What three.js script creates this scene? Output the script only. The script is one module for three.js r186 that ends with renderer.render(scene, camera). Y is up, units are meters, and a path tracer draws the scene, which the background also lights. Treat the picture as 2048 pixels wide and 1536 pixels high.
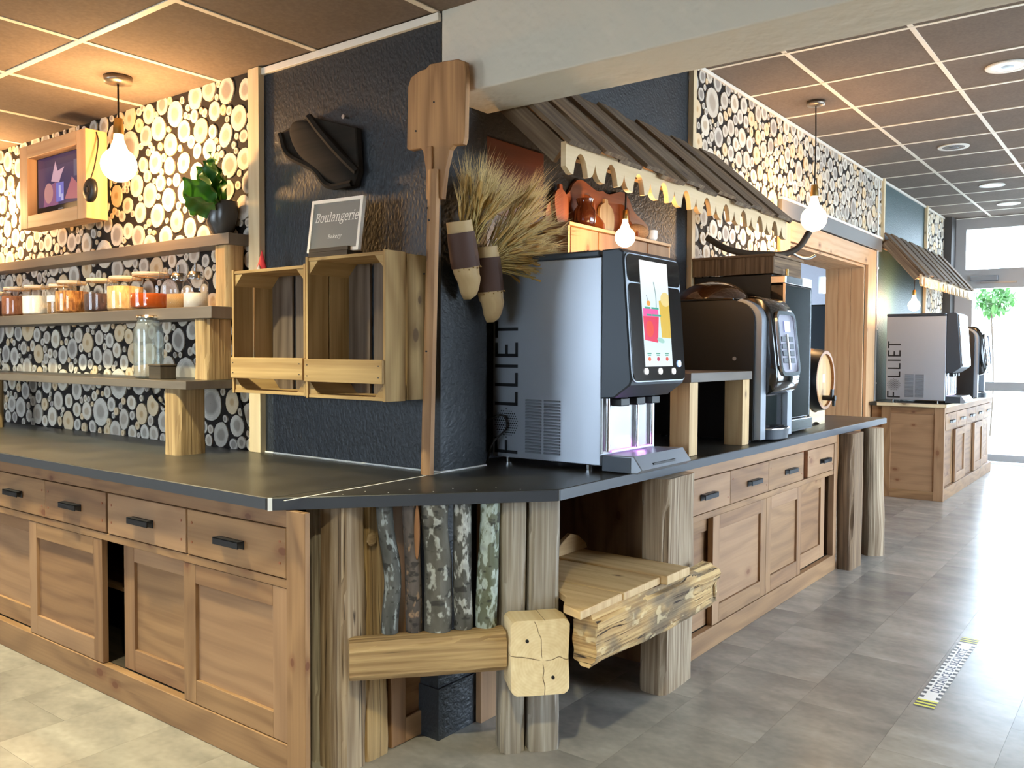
import * as THREE from 'three';
import { RoundedBoxGeometry } from 'three/addons/geometries/RoundedBoxGeometry.js';
import { mergeGeometries, mergeVertices, toCreasedNormals } from 'three/addons/utils/BufferGeometryUtils.js';
import { RectAreaLightUniformsLib } from 'three/addons/lights/RectAreaLightUniformsLib.js';

// ---------------------------------------------------------------- camera, sky, exposure
const scene = new THREE.Scene();
const camera = new THREE.PerspectiveCamera(2 * Math.atan(768 / 1721.49) * 180 / Math.PI, 2048 / 1536, 0.05, 200);
{
  const yaw = 0.6503276, pitch = -0.0358749, roll = 0.0050317;
  const s = Math.sin(yaw), c = Math.cos(yaw);
  const fw = new THREE.Vector3(-s * Math.cos(pitch), Math.sin(pitch), -c * Math.cos(pitch));
  const r = new THREE.Vector3(c, 0, -s), u = new THREE.Vector3().crossVectors(r, fw);
  camera.position.set(1.9145, 1.19586, 2.12595);
  camera.up.copy(u.clone().multiplyScalar(Math.cos(roll)).addScaledVector(r, -Math.sin(roll)));
  camera.lookAt(camera.position.clone().add(fw));
  camera.updateMatrixWorld(true); camera.updateProjectionMatrix();
}
RectAreaLightUniformsLib.init();
const renderer = new THREE.WebGLRenderer({ antialias: true });
renderer.toneMapping = THREE.LinearToneMapping;
renderer.toneMappingExposure = 1.05;
renderer.shadowMap.enabled = true;
scene.background = new THREE.Color().setRGB(0.68, 0.84, 1.0);
scene.backgroundIntensity = 17;
const LAMP = { pendant: 3.0, pendantFar: 2.0, small: 0.65, spot: 30 };          // candela

// ---------------------------------------------------------------- small tools
let seedState = 12345;
const rnd = () => { seedState = (seedState * 1664525 + 1013904223) >>> 0; return seedState / 4294967296; };
const rr = (a, b) => a + (b - a) * rnd();
const hash = (x, y, s) => { let h = Math.imul(x, 374761393) + Math.imul(y, 668265263) + Math.imul(s, 2246822519); h = Math.imul(h ^ (h >>> 13), 1274126177); h ^= h >>> 16; return (h >>> 0) / 4294967296; };
const sm = (t) => t * t * (3 - 2 * t), mix = (a, b, t) => a + (b - a) * t, clamp = (x, a = 0, b = 1) => Math.min(b, Math.max(a, x));
const step = (a, b, x) => sm(clamp((x - a) / (b - a)));
const mod = (a, n) => ((a % n) + n) % n;
function vn(u, v, fx, fy, s) {                    // periodic value noise, u and v in 0..1
  const x = u * fx, y = v * fy, ix = Math.floor(x), iy = Math.floor(y), tx = sm(x - ix), ty = sm(y - iy);
  const x0 = mod(ix, fx), x1 = mod(ix + 1, fx), y0 = mod(iy, fy), y1 = mod(iy + 1, fy);
  return mix(mix(hash(x0, y0, s), hash(x1, y0, s), tx), mix(hash(x0, y1, s), hash(x1, y1, s), tx), ty);
}
function fbm(u, v, fx, fy, o, s) { let a = 0, w = 0.5, t = 0; for (let i = 0; i < o; i++) { a += w * vn(u, v, fx, fy, s + i * 17); t += w; w *= 0.5; fx *= 2; fy *= 2; } return a / t; }
function n3(x, y, z, s) {
  const ix = Math.floor(x), iy = Math.floor(y), iz = Math.floor(z), tx = sm(x - ix), ty = sm(y - iy), tz = sm(z - iz);
  const h = (a, b, c) => hash(ix + a, iy + b, s + (iz + c) * 7919);
  return mix(mix(mix(h(0, 0, 0), h(1, 0, 0), tx), mix(h(0, 1, 0), h(1, 1, 0), tx), ty), mix(mix(h(0, 0, 1), h(1, 0, 1), tx), mix(h(0, 1, 1), h(1, 1, 1), tx), ty), tz);
}
function dtex(w, h, fn, su = 1, sv = 1, srgb = true) {
  const d = new Uint8Array(w * h * 4);
  for (let j = 0; j < h; j++) for (let i = 0; i < w; i++) {
    const c = fn(i / w, j / h), k = (j * w + i) * 4;
    d[k] = clamp(c[0], 0, 255); d[k + 1] = clamp(c[1], 0, 255); d[k + 2] = clamp(c[2], 0, 255); d[k + 3] = 255;
  }
  const t = new THREE.DataTexture(d, w, h, THREE.RGBAFormat);
  t.wrapS = t.wrapT = THREE.RepeatWrapping; t.magFilter = THREE.LinearFilter; t.minFilter = THREE.LinearFilter;
  if (srgb) t.colorSpace = THREE.SRGBColorSpace;
  t.repeat.set(1 / su, 1 / sv); t.needsUpdate = true; return t;
}
const mc = (a, b, t) => [mix(a[0], b[0], t), mix(a[1], b[1], t), mix(a[2], b[2], t)];
function woodTex({ light, dark, seed = 1, rings = 9, knots = 3, contrast = 1, fine = 0.4, ringW = 0.4, cracks = 0, knot = null, blotch = 0.25, w = 768, h = 384, su = 1.2, sv = 0.6 }) {
  const K = []; for (let i = 0; i < knots; i++) K.push([hash(i, 1, seed), hash(i, 2, seed), 0.010 + 0.014 * hash(i, 3, seed)]);
  const kc = knot ?? mc(dark, [40, 22, 12], 0.45);
  return dtex(w, h, (u, v) => {
    let shift = 0, kd = 0;
    for (const [ku, kv, kr] of K) {
      let du = Math.abs(u - ku), dv = v - kv; if (du > 0.5) du = 1 - du; if (dv > 0.5) dv -= 1; if (dv < -0.5) dv += 1;
      du *= su; dv *= sv;
      const d = Math.sqrt(du * du * 0.35 + dv * dv);
      shift += Math.sign(dv) * Math.exp(-(du * du) / 0.012 - Math.abs(dv) / 0.05) * 0.75;
      kd = Math.max(kd, step(kr * 0.8, kr * 0.45, d) * 0.9, step(kr * 1.7, kr * 0.7, d) * 0.3);
    }
    const warp = fbm(u, v, 2, 3, 3, seed) - 0.5;
    const g = 0.5 + 0.5 * Math.sin(6.28318 * (v * rings + warp * 2.6 + shift));
    const f = fbm(u, v, 5, 90, 3, seed + 40);
    let t = (ringW * Math.pow(g, 1.6) + fine * (f - 0.3) + blotch * (fbm(u, v, 3, 3, 3, seed + 70) - 0.3) * 2) * contrast;
    let c = mc(light, dark, clamp(t));
    if (cracks) { const k = Math.abs(fbm(u, v, 1, 26, 2, seed + 99) - 0.5), on = step(0.5, 0.62, vn(u, v, 4, 9, seed + 120)); c = mc(c, mc(dark, [20, 14, 10], 0.7), step(0.02 * cracks, 0.003, k) * on * 0.9); c = mc(c, dark, clamp((fbm(u, v, 2, 60, 3, seed + 140) - 0.5) * 1.6)); c = mc(c, light, clamp((fbm(u, v, 4, 5, 3, seed + 150) - 0.55) * 1.5)); }
    return kd > 0 ? mc(c, kc, kd) : c;
  }, su, sv);
}
const std = (o) => new THREE.MeshStandardMaterial({ roughness: 0.7, metalness: 0, ...o });
const phys = (o) => new THREE.MeshPhysicalMaterial({ roughness: 0.7, metalness: 0, ...o });
const wood = (o, m = {}) => { const t = woodTex(o); return std({ map: t, bumpMap: t, bumpScale: 0.0015, roughness: 0.62, ...m }); };
const tinted = (m, r, g = r, b = r) => { const k = m.clone(); k.color.setRGB(r, g, b); return k; };

// ---- objects
const taken = new Map();
function numbered(n) { const k = taken.get(n) ?? 0; taken.set(n, k + 1); return k ? n + '_' + String(k).padStart(3, '0') : n; }
function shade(o) { o.castShadow = true; o.receiveShadow = true; return o; }
function thing(name, label, category, at = [0, 0, 0], group, kind) {
  const o = new THREE.Group(); o.name = numbered(name); o.position.set(...at); scene.add(o);
  o.userData = { label, category }; if (group) o.userData.group = group; if (kind) o.userData.kind = kind; return o;
}
const structure = (name, label, category, at) => thing(name, label, category, at, null, 'structure');
// part in world coordinates: the geometry is moved into the thing's own frame
function part(t, name, geo, m, label) {
  let p = t; const d = new THREE.Vector3(); while (p && p !== scene) { d.add(p.position); p = p.parent; }
  geo = Array.isArray(geo) ? join(geo) : geo; geo.translate(-d.x, -d.y, -d.z);
  return lpart(t, name, geo, m, label);
}
function lpart(t, name, geo, m, label) {             // part already in the parent's frame
  const o = shade(new THREE.Mesh(Array.isArray(geo) ? join(geo) : geo, m)); o.name = name; t.add(o); if (label) o.userData.label = label; return o;
}
function sub(t, name) { const g = new THREE.Group(); g.name = name; t.add(g); return g; }
function join(list) {
  const l = list.map((g) => { const k = g.index ? g.toNonIndexed() : g; for (const a of Object.keys(k.attributes)) if (!['position', 'normal', 'uv'].includes(a)) k.deleteAttribute(a); return k; });
  return l.length === 1 ? l[0] : mergeGeometries(l);
}
function copy(src, at, label, turn) {
  const c = src.clone(); c.name = numbered(src.name.replace(/_\d{3}$/, '')); c.userData = { ...src.userData, label }; c.position.set(...at); if (turn !== undefined) c.rotation.y = turn; scene.add(c); return c;
}
// ---- geometry
function bmap(g, grain = 'x', ou = rnd() * 3, ov = rnd() * 3) {      // uv in metres, grain along u
  if (g.index) g = g.toNonIndexed();
  const p = g.attributes.position, n = g.attributes.normal, uv = new Float32Array(p.count * 2), gi = 'xyz'.indexOf(grain);
  for (let i = 0; i < p.count; i += 3) {
    let ax = 0, ay = 0, az = 0; for (let k = 0; k < 3; k++) { ax += n.getX(i + k); ay += n.getY(i + k); az += n.getZ(i + k); }
    const a = [Math.abs(ax), Math.abs(ay), Math.abs(az)], d = a.indexOf(Math.max(...a));
    let ua = gi, va; if (d === gi) { ua = (d + 1) % 3; va = (d + 2) % 3; } else va = 3 - d - gi;
    for (let k = 0; k < 3; k++) { const q = [p.getX(i + k), p.getY(i + k), p.getZ(i + k)]; uv[(i + k) * 2] = q[ua] + ou; uv[(i + k) * 2 + 1] = q[va] + ov; }
  }
  g.setAttribute('uv', new THREE.BufferAttribute(uv, 2)); return g;
}
function box(x0, x1, y0, y1, z0, z1, { g = 'x', b = 0, s = 1, ou, ov } = {}) {
  const w = Math.abs(x1 - x0), h = Math.abs(y1 - y0), d = Math.abs(z1 - z0);
  b = Math.min(b, w * 0.45, h * 0.45, d * 0.45);
  const q = b > 0 ? new RoundedBoxGeometry(w, h, d, s, b) : new THREE.BoxGeometry(w, h, d);
  q.translate((x0 + x1) / 2, (y0 + y1) / 2, (z0 + z1) / 2); return bmap(q, g, ou, ov);
}
function rough(x0, x1, y0, y1, z0, z1, { g = 'y', amp = 0.008, seed = 1, cell = 0.022, round = 0.012, fray = 0 } = {}) {
  const L = [x1 - x0, y1 - y0, z1 - z0].map(Math.abs), C = [(x0 + x1) / 2, (y0 + y1) / 2, (z0 + z1) / 2], gi = 'xyz'.indexOf(g);
  const sg = L.map((l, i) => clamp(Math.round(l / (i === gi ? cell * 1.6 : cell)), 3, 60));
  const q = new THREE.BoxGeometry(...L, ...sg), p = q.attributes.position;
  for (let i = 0; i < p.count; i++) {
    const v = [p.getX(i), p.getY(i), p.getZ(i)], o = [...v], f = [0, 1, 2].map((k) => v[k] / (L[k] / 2));
    const cr = [0, 1, 2].filter((k) => k !== gi);
    // worn corners
    const ex = cr.map((k) => Math.max(0, Math.abs(v[k]) - (L[k] / 2 - round)) / round), both = Math.min(ex[0], ex[1]);
    const wear = both * round * (0.30 + 0.9 * n3(o[gi] * 9, seed, 3, seed));
    const s = [9, 9, 9]; s[gi] = 3.2;
    const no = (n3(o[0] * s[0], o[1] * s[1], o[2] * s[2], seed) - 0.5) * 2, n2 = (n3(o[0] * s[0] * 3.7, o[1] * s[1] * 3.7, o[2] * s[2] * 3.7, seed + 5) - 0.5);
    const len = Math.hypot(f[cr[0]], f[cr[1]]) || 1;
    for (const k of cr) v[k] += (f[k] / len) * (amp * (no + 0.7 * n2) - wear * 1.2);
    const bow = amp * 0.8 * (n3(o[gi] * 1.7, 2, seed, seed + 9) - 0.5); v[cr[0]] += bow;
    if (fray && f[gi] * Math.sign(fray) > 0.6) v[gi] += fray * (n3(o[0] * 30, o[1] * 30, o[2] * 30, seed + 3) - 0.5) * (Math.abs(f[gi]) - 0.6) * 2.5;
    p.setXYZ(i, v[0] + C[0], v[1] + C[1], v[2] + C[2]);
  }
  let k = q; k.deleteAttribute('uv'); k.deleteAttribute('normal'); k = mergeVertices(k, 1e-5); k = toCreasedNormals(k, 0.75); return bmap(k, g);
}
function extrude(pts, depth, { bevel = 0, holes = [] } = {}) {      // polygon in xy, extruded along +z
  const s = pts instanceof THREE.Shape ? pts : new THREE.Shape(pts.map(([x, y]) => new THREE.Vector2(x, y)));
  for (const h of holes) s.holes.push(new THREE.Path(h.map(([x, y]) => new THREE.Vector2(x, y))));
  const g = new THREE.ExtrudeGeometry(s, { depth: depth - 2 * bevel, bevelEnabled: bevel > 0, bevelSize: bevel, bevelThickness: bevel, bevelSegments: 1, bevelOffset: -bevel, curveSegments: 8 });
  g.translate(0, 0, bevel); return g;
}
function tube(pts, r, seg = 24, rad = 6) { return new THREE.TubeGeometry(new THREE.CatmullRomCurve3(pts.map((p) => new THREE.Vector3(...p))), seg, r, rad); }
function cyl(x, y0, y1, z, r0, r1 = r0, seg = 20, open = false) { const g = new THREE.CylinderGeometry(r1, r0, y1 - y0, seg, 1, open); g.translate(x, (y0 + y1) / 2, z); return g; }
function lathe(pts, seg = 28) { return new THREE.LatheGeometry(pts.map(([r, y]) => new THREE.Vector2(r, y)), seg); }
const rotated = (g, x, y, z) => { g.rotateX(x); g.rotateY(y); g.rotateZ(z); return g; };
const moved = (g, x, y, z) => { g.translate(x, y, z); return g; };

// ---------------------------------------------------------------- materials
const M = {};
M.pine = wood({ light: [154, 117, 79], dark: [110, 78, 49], seed: 11, rings: 8, knots: 6, contrast: 0.95, knot: [104, 60, 34] });
M.pinePale = wood({ light: [162, 125, 90], dark: [122, 89, 61], seed: 15, rings: 7, knots: 4, contrast: 0.8, knot: [116, 74, 44] });
M.pineDeep = wood({ light: [144, 107, 72], dark: [103, 71, 45], seed: 19, rings: 9, knots: 7, contrast: 1, knot: [96, 56, 32] });
M.casing = wood({ light: [214, 172, 128], dark: [188, 138, 94], seed: 23, rings: 12, knots: 5, contrast: 0.8, knot: [130, 84, 48] });
M.beam = wood({ light: [178, 158, 132], dark: [112, 90, 68], ringW: 0.16, seed: 31, rings: 26, knots: 1, cracks: 1, contrast: 1.15, fine: 1.15 }, { bumpScale: 0.006, roughness: 0.85 });
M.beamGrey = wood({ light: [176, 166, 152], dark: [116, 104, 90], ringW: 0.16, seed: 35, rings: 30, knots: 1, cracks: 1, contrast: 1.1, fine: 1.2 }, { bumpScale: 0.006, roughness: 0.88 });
M.beamYellow = wood({ light: [190, 160, 114], dark: [126, 98, 64], ringW: 0.16, seed: 39, rings: 22, knots: 1, cracks: 0.8, contrast: 1.1, fine: 1.0 }, { bumpScale: 0.006, roughness: 0.82 });
M.beamDark = wood({ light: [136, 110, 82], dark: [82, 62, 44], ringW: 0.16, seed: 43, rings: 22, knots: 1, cracks: 1, contrast: 1.15, fine: 1.15 }, { bumpScale: 0.006, roughness: 0.85 });
M.plank = wood({ ringW: 0.25, light: [214, 184, 136], dark: [164, 122, 76], seed: 47, rings: 10, knots: 2, contrast: 0.9, fine: 0.5 }, { roughness: 0.6 });
M.logWood = (() => {
  const t = dtex(768, 384, (u, v) => {
    const f = fbm(u, v, 5, 80, 3, 301), a = fbm(u, v, 4, 3, 4, 303), g = fbm(u, v, 8, 9, 4, 305);
    let c = mc([206, 172, 118], [142, 106, 64], clamp(1.2 * (f - 0.25) + 0.8 * (a - 0.45)));
    c = mc(c, mc([112, 100, 86], [72, 62, 52], f), step(0.46, 0.66, a * 0.6 + g * 0.4) * 0.65);
    const k = Math.abs(fbm(u, v, 2, 22, 2, 309) - 0.5); c = mc(c, [46, 32, 20], step(0.016, 0.003, k) * step(0.45, 0.6, vn(u, v, 5, 9, 311)));
    return mc(c, [226, 204, 160], step(0.60, 0.70, fbm(u, v, 14, 12, 3, 313)) * 0.6);
  }, 0.8, 0.4); return std({ map: t, bumpMap: t, bumpScale: 0.008, roughness: 0.85 });
})();
M.endGrain = (() => {
  const t = dtex(256, 256, (u, v) => {
    const x = u - 0.52, y = v - 0.47, r = Math.hypot(x, y * 1.1), a = Math.atan2(y, x);
    const w = fbm(u, v, 4, 4, 3, 5) * 0.05, g = 0.5 + 0.5 * Math.sin((r + w) * 150);
    let c = mc([236, 216, 176], [206, 176, 128], 0.12 * g + fbm(u, v, 12, 12, 3, 9) * 0.7);
    const crack = Math.min(...[0.1, 1.75, 2.95, -1.5].map((q, i) => Math.abs(Math.atan2(Math.sin(a - q - 0.25 * (vn(u, v, 8, 8, i) - 0.5)), Math.cos(a - q))) * r));
    return mc(c, [84, 60, 38], step(0.007, 0.0015, crack) * step(0.02, 0.10, r) * 0.9);
  }, 0.2, 0.22); return std({ map: t, bumpMap: t, bumpScale: 0.002, roughness: 0.8 });
})();
M.crate = wood({ light: [182, 150, 100], dark: [132, 100, 58], seed: 51, rings: 7, knots: 3, contrast: 0.95, fine: 0.6 }, { bumpScale: 0.002, roughness: 0.8 });
M.crateOld = wood({ light: [122, 104, 86], dark: [80, 64, 50], seed: 53, rings: 9, knots: 2, contrast: 1, fine: 0.8 }, { bumpScale: 0.002, roughness: 0.85 });
M.peel = wood({ light: [186, 140, 92], dark: [128, 88, 52], seed: 57, rings: 7, knots: 3, contrast: 1, fine: 0.6 }, { roughness: 0.65 });
M.oldDark = wood({ light: [74, 62, 48], dark: [40, 32, 24], seed: 61, rings: 8, knots: 1, contrast: 1, fine: 0.7, w: 384, h: 192 }, { roughness: 0.75 });
M.shelf = wood({ light: [110, 100, 90], dark: [84, 76, 68], seed: 65, rings: 9, knots: 0, contrast: 0.6, fine: 0.5, w: 384, h: 192 }, { roughness: 0.5 });
M.awnA = wood({ light: [142, 122, 98], dark: [86, 68, 52], seed: 71, rings: 8, knots: 2, contrast: 1.15, fine: 0.9, cracks: 0.6 }, { bumpScale: 0.003, roughness: 0.82 });
M.awnB = tinted(M.awnA, 0.78, 0.74, 0.7); M.awnC = tinted(M.awnA, 1, 0.9, 0.78);
M.fascia = wood({ light: [222, 194, 152], dark: [196, 162, 116], seed: 75, rings: 6, knots: 3, contrast: 0.7 });
M.redwood = wood({ light: [158, 92, 54], dark: [112, 58, 32], seed: 79, rings: 8, knots: 1, contrast: 0.9, w: 384, h: 192 }, { roughness: 0.5 });
M.barrel = wood({ light: [176, 120, 66], dark: [126, 78, 38], seed: 83, rings: 9, knots: 0, contrast: 0.9, w: 384, h: 192 }, { roughness: 0.4 });
M.barrelHead = wood({ light: [214, 176, 122], dark: [176, 132, 82], seed: 87, rings: 9, knots: 0, contrast: 0.8, w: 384, h: 192 }, { roughness: 0.5 });
M.trimPale = wood({ light: [226, 206, 168], dark: [196, 168, 126], seed: 91, rings: 8, knots: 3, contrast: 0.7, w: 512, h: 256 });
const slateTex = dtex(512, 512, (u, v) => { const a = fbm(u, v, 4, 4, 5, 7), b = fbm(u, v, 40, 40, 2, 8); const t = clamp(0.5 + (a - 0.5) * 1.9 + (b - 0.5) * 0.25); return mc([34, 33, 32], [66, 63, 57], t); }, 1.1, 1.1);
M.slate = std({ map: slateTex, roughness: 0.34 });
M.slateEdge = std({ color: 0x3a3d44, roughness: 0.42 });
const stippleTex = dtex(512, 512, (u, v) => { const a = fbm(u, v, 60, 40, 3, 3); const k = 255 * clamp(0.5 + (a - 0.5) * 1.9); return [k, k, k]; }, 0.5, 0.5, false);
M.darkPaint = std({ color: 0x22262b, roughness: 0.5, bumpMap: stippleTex, bumpScale: 0.0012 });
M.greenPaint = std({ color: 0x2f4848, roughness: 0.55, bumpMap: stippleTex, bumpScale: 0.001 });
const plasterTex = dtex(256, 256, (u, v) => { const a = fbm(u, v, 24, 24, 4, 13), k = 255 * a; return [k, k, k]; }, 0.8, 0.8, false);
M.white = std({ color: 0xd8cebc, roughness: 0.9, bumpMap: plasterTex, bumpScale: 0.004 });
M.tan = std({ color: 0x86796c, roughness: 0.9, bumpMap: plasterTex, bumpScale: 0.004 });
M.backWall = std({ color: 0xb9bac6, roughness: 0.9, bumpMap: plasterTex, bumpScale: 0.002 });
const tileTex = dtex(256, 256, (u, v) => { const a = fbm(u, v, 64, 64, 2, 21), b = fbm(u, v, 5, 5, 3, 22); return mc([104, 93, 84], [120, 107, 97], clamp(0.5 + (a - 0.5) + (b - 0.5) * 0.5)); }, 0.6, 0.6);
M.ceilTile = std({ map: tileTex, roughness: 0.92 });
M.ceilBar = std({ color: 0xe6e0d4, roughness: 0.5 });
const floorTex = dtex(768, 768, (u, v) => {
  const a = fbm(u, v, 3, 4, 5, 31), b = fbm(u, v, 10, 24, 4, 33), c = fbm(u, v, 90, 120, 2, 35);
  const t = clamp(0.5 + (a - 0.5) * 1.7 + (b - 0.5) * 0.7 + (c - 0.5) * 0.25);
  return mc([128, 123, 117], [182, 175, 165], t);
}, 1.8, 1.8);
M.floor = [1, 0.9, 0.96, 0.86].map((k) => std({ map: floorTex, roughness: 0.25, color: new THREE.Color().setRGB(k, k * 0.99, k * 0.985) }));
M.joint = std({ color: 0x7d7771, roughness: 0.9 });
M.black = std({ color: 0x101012, roughness: 0.45 });
M.gloss = phys({ color: 0x0b0c0e, roughness: 0.14, clearcoat: 1, clearcoatRoughness: 0.05 });
M.charcoal = std({ color: 0x3a4048, roughness: 0.42, metalness: 0.2 });
M.silver = std({ color: 0x9aa0a8, roughness: 0.38, metalness: 0.55 });
M.silverSide = std({ color: 0xb4b9c2, roughness: 0.42, metalness: 0.7 });
M.chrome = std({ color: 0xd8dade, roughness: 0.16, metalness: 1 });
M.steel = std({ color: 0xa8a6a4, roughness: 0.38, metalness: 0.9 });
M.print = std({ color: 0x14151a, roughness: 0.5 });
M.handle = std({ color: 0x22242a, roughness: 0.4, metalness: 0.4 });
M.brass = std({ color: 0xa98a52, roughness: 0.3, metalness: 0.9 });
M.nickel = std({ color: 0x9a9288, roughness: 0.35, metalness: 0.9 });
M.cord = std({ color: 0x171310, roughness: 0.8 });
M.glass = phys({ color: 0xffffff, transmission: 1, thickness: 0, roughness: 0.02, ior: 1.45 });
M.pane = phys({ color: 0xffffff, transmission: 1, thickness: 0, roughness: 0, ior: 1.3 });
M.amberGlass = phys({ color: 0x3a2416, roughness: 0.12, clearcoat: 1, clearcoatRoughness: 0.06 });
M.frameGrey = std({ color: 0xb9b6b6, roughness: 0.5 });
M.pvc = std({ color: 0xe4e2dc, roughness: 0.5 });
M.rubber = std({ color: 0x0c0c0c, roughness: 0.8 });
const bulbGlow = (r, g, b, k) => std({ color: 0xfff0d8, emissive: new THREE.Color().setRGB(r, g, b), emissiveIntensity: k, roughness: 0.4 });
M.bulb = bulbGlow(1, 0.78, 0.45, 7);
M.bulbSmall = bulbGlow(1, 0.72, 0.36, 9);
const WARM = new THREE.Color().setRGB(1, 0.56, 0.22);

// ---------------------------------------------------------------- key measures
const HC = 0.796, TH = 0.035, HL = 2.307, HR = 2.742, XW = -0.125, XF = 0.497, XB = 0.471;
const frustum = new THREE.Frustum().setFromProjectionMatrix(new THREE.Matrix4().multiplyMatrices(camera.projectionMatrix, camera.matrixWorldInverse));
const inView = (p) => frustum.containsPoint(p);

// ================================================================ FLOOR
{
  const t = structure('floor', 'grey-brown vinyl tile floor in a staggered pattern', 'floor');
  part(t, 'slab', box(-5.3, 4.5, -0.2, -0.006, -9.3, 5.8), M.joint);
  const W = 0.305, L = 0.61, list = [];
  for (let i = -18; i < 14; i++) for (let j = -17; j < 10; j++) {
    const x0 = 0.02 + i * W, z0 = j * L + mod(i, 3) * L / 3 - 0.2;
    const x = x0 + W / 2, z = z0 + L / 2; if (x < -5.2 || x > 4.4 || z < -9.1 || z > 5.6) continue;
    const p = new THREE.Vector3(x, 0, z), d = p.distanceTo(camera.position);
    const hidden = (x < -0.05 && z < 0.3 && z > -8.9) || (x < 0.4 && z < 0.55 && z > -0.3 && x < -0.1);
    const vis = [0, 1, 2, 3].some((k) => inView(new THREE.Vector3(x0 + (k & 1) * W, 0, z0 + (k >> 1) * L)));
    list.push({ x, z, score: (vis && !hidden ? 1000 : 0) - d });
  }
  list.sort((a, b) => b.score - a.score);
  const geos = []; for (let k = 0; k < 6; k++) geos.push(box(-W / 2 + 0.0003, W / 2 - 0.0003, -0.006, 0, -L / 2 + 0.0003, L / 2 - 0.0003, { ou: k * 0.37, ov: k * 0.53, g: 'x' }));
  const rest = [];
  list.forEach((q, n) => {
    const k = Math.floor(hash(Math.round(q.x * 100), Math.round(q.z * 100), 5) * 24);
    if (n < 300 && q.score > 0) { const m = lpart(t, 'floor_tile', geos[k % 6], M.floor[k >> 2 & 3]); m.position.set(q.x, 0, q.z); }
    else rest.push(geos[k % 6].clone().translate(q.x, 0, q.z));
  });
  const s = lpart(t, 'floor_tiles', join(rest), M.floor[0]); s.userData.kind = 'stuff';
}

// ================================================================ WOOD SLICE COVERING
const sliceMats = [0, 1, 2, 3, 4].map((k) => {
  const P = [[[222, 214, 200], [168, 156, 142]], [[230, 220, 202], [190, 168, 140]], [[212, 204, 192], [150, 140, 130]], [[226, 204, 168], [196, 158, 112]], [[216, 206, 190], [176, 160, 142]]][k];
  const t = dtex(192, 192, (u, v) => {
    const x = u - 0.5 + (fbm(u, v, 3, 3, 2, k) - 0.5) * 0.12, y = v - 0.5 + (fbm(u, v, 3, 3, 2, k + 9) - 0.5) * 0.12, r = Math.hypot(x, y) * 2;
    const ring = 0.5 + 0.5 * Math.sin(r * 62 + fbm(u, v, 6, 6, 2, k + 20) * 4), hr = [0.5, 0.42, 0.62, 0.3, 0.55][k];
    let c = mc(P[1], P[0], step(hr - 0.16, hr + 0.1, r)); c = mc(c, P[1], ring * 0.22 + (fbm(u, v, 20, 20, 2, k + 30) - 0.4) * 0.25);
    return mc(c, [92, 70, 50], step(0.03, 0, r) * 0.6);
  });
  return std({ map: t, roughness: 0.85 });
});
M.sliceBack = std({ color: 0x1c1512, roughness: 0.9 });
const sliceGeos = [];
for (let k = 0; k < 14; k++) {                         // unit outlines, some round, some pinched or lobed
  const n = 14, pts = [], a0 = rnd() * 6.28, e = rr(0.85, 1), lob = k % 5 === 4 ? 0.16 : 0.03;
  for (let i = 0; i < n; i++) { const a = i / n * 6.28318, r = 1 - lob * (0.5 + 0.5 * Math.sin(2 * a + a0)) - 0.05 * rnd(); pts.push([Math.cos(a) * r * e, Math.sin(a) * r]); }
  const g = extrude(pts, 1); const p = g.attributes.position, uv = g.attributes.uv;
  for (let i = 0; i < p.count; i++) uv.setXY(i, 0.5 + p.getX(i) * 0.49, 0.5 + p.getY(i) * 0.49);
  sliceGeos.push(g);
}
function packSlices(w, h, blocked) {
  const out = [], cell = 0.1, grid = new Map();
  const key = (x, y) => Math.floor(x / cell) * 1000 + Math.floor(y / cell);
  const ok = (x, y, r, gap) => {
    for (let i = -2; i <= 2; i++) for (let j = -2; j <= 2; j++) for (const q of grid.get(key(x + i * cell, y + j * cell)) ?? []) if (Math.hypot(q.x - x, q.y - y) < q.r + r + gap) return false;
    return true;
  };
  const area = w * h;
  for (const [r0, r1, n, gap] of [[0.074, 0.09, 4, 0.02], [0.048, 0.060, 260, -0.005], [0.037, 0.048, 600, -0.006], [0.027, 0.037, 900, -0.007], [0.014, 0.025, 1800, -0.006]]) {
    for (let k = 0; k < n * area * (r0 > 0.06 ? 1 : 2.2); k++) {
      const r = rr(r0, r1), x = rr(r * 0.4, w - r * 0.4), y = rr(r * 0.4, h - r * 0.4);
      if ((blocked && blocked(x, y, r)) || !ok(x, y, r, gap)) continue;
      const q = { x, y, r }; out.push(q); const kk = key(x, y); if (!grid.has(kk)) grid.set(kk, []); grid.get(kk).push(q);
    }
  }
  return out;
}
function addSlices(t, list, toWorld, turn, limit) {       // toWorld([a,b]) -> position on the wall; largest in the picture become parts
  const C = camera.position;
  for (const q of list) { q.p = toWorld(q.x, q.y); const v = q.p.clone(); q.s = (inView(v) && !q.hid ? 1 : 0.001) * q.r / v.distanceTo(C); }
  list.sort((a, b) => b.s - a.s);
  const rest = [[], [], [], [], []];
  list.forEach((q, n) => {
    const g = sliceGeos[Math.floor(rnd() * 14)], mi = Math.floor(rnd() * 5), rot = rnd() * 6.28, th = rr(0.004, 0.008);
    const m = new THREE.Matrix4().compose(q.p, new THREE.Quaternion().setFromEuler(new THREE.Euler(0, turn, 0)).multiply(new THREE.Quaternion().setFromAxisAngle(new THREE.Vector3(0, 0, 1), rot)), new THREE.Vector3(q.r, q.r, th));
    if (n < limit) { const o = lpart(t, 'wood_slice', g, sliceMats[mi]); o.applyMatrix4(m); }
    else rest[mi].push(g.clone().applyMatrix4(m));
  });
  const all = rest.map((r, i) => [r, i]).filter(([r]) => r.length);
  for (const [r, i] of all) { const o = lpart(t, 'wood_slices', join(r), sliceMats[i]); o.userData.kind = 'stuff'; }
}

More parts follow.
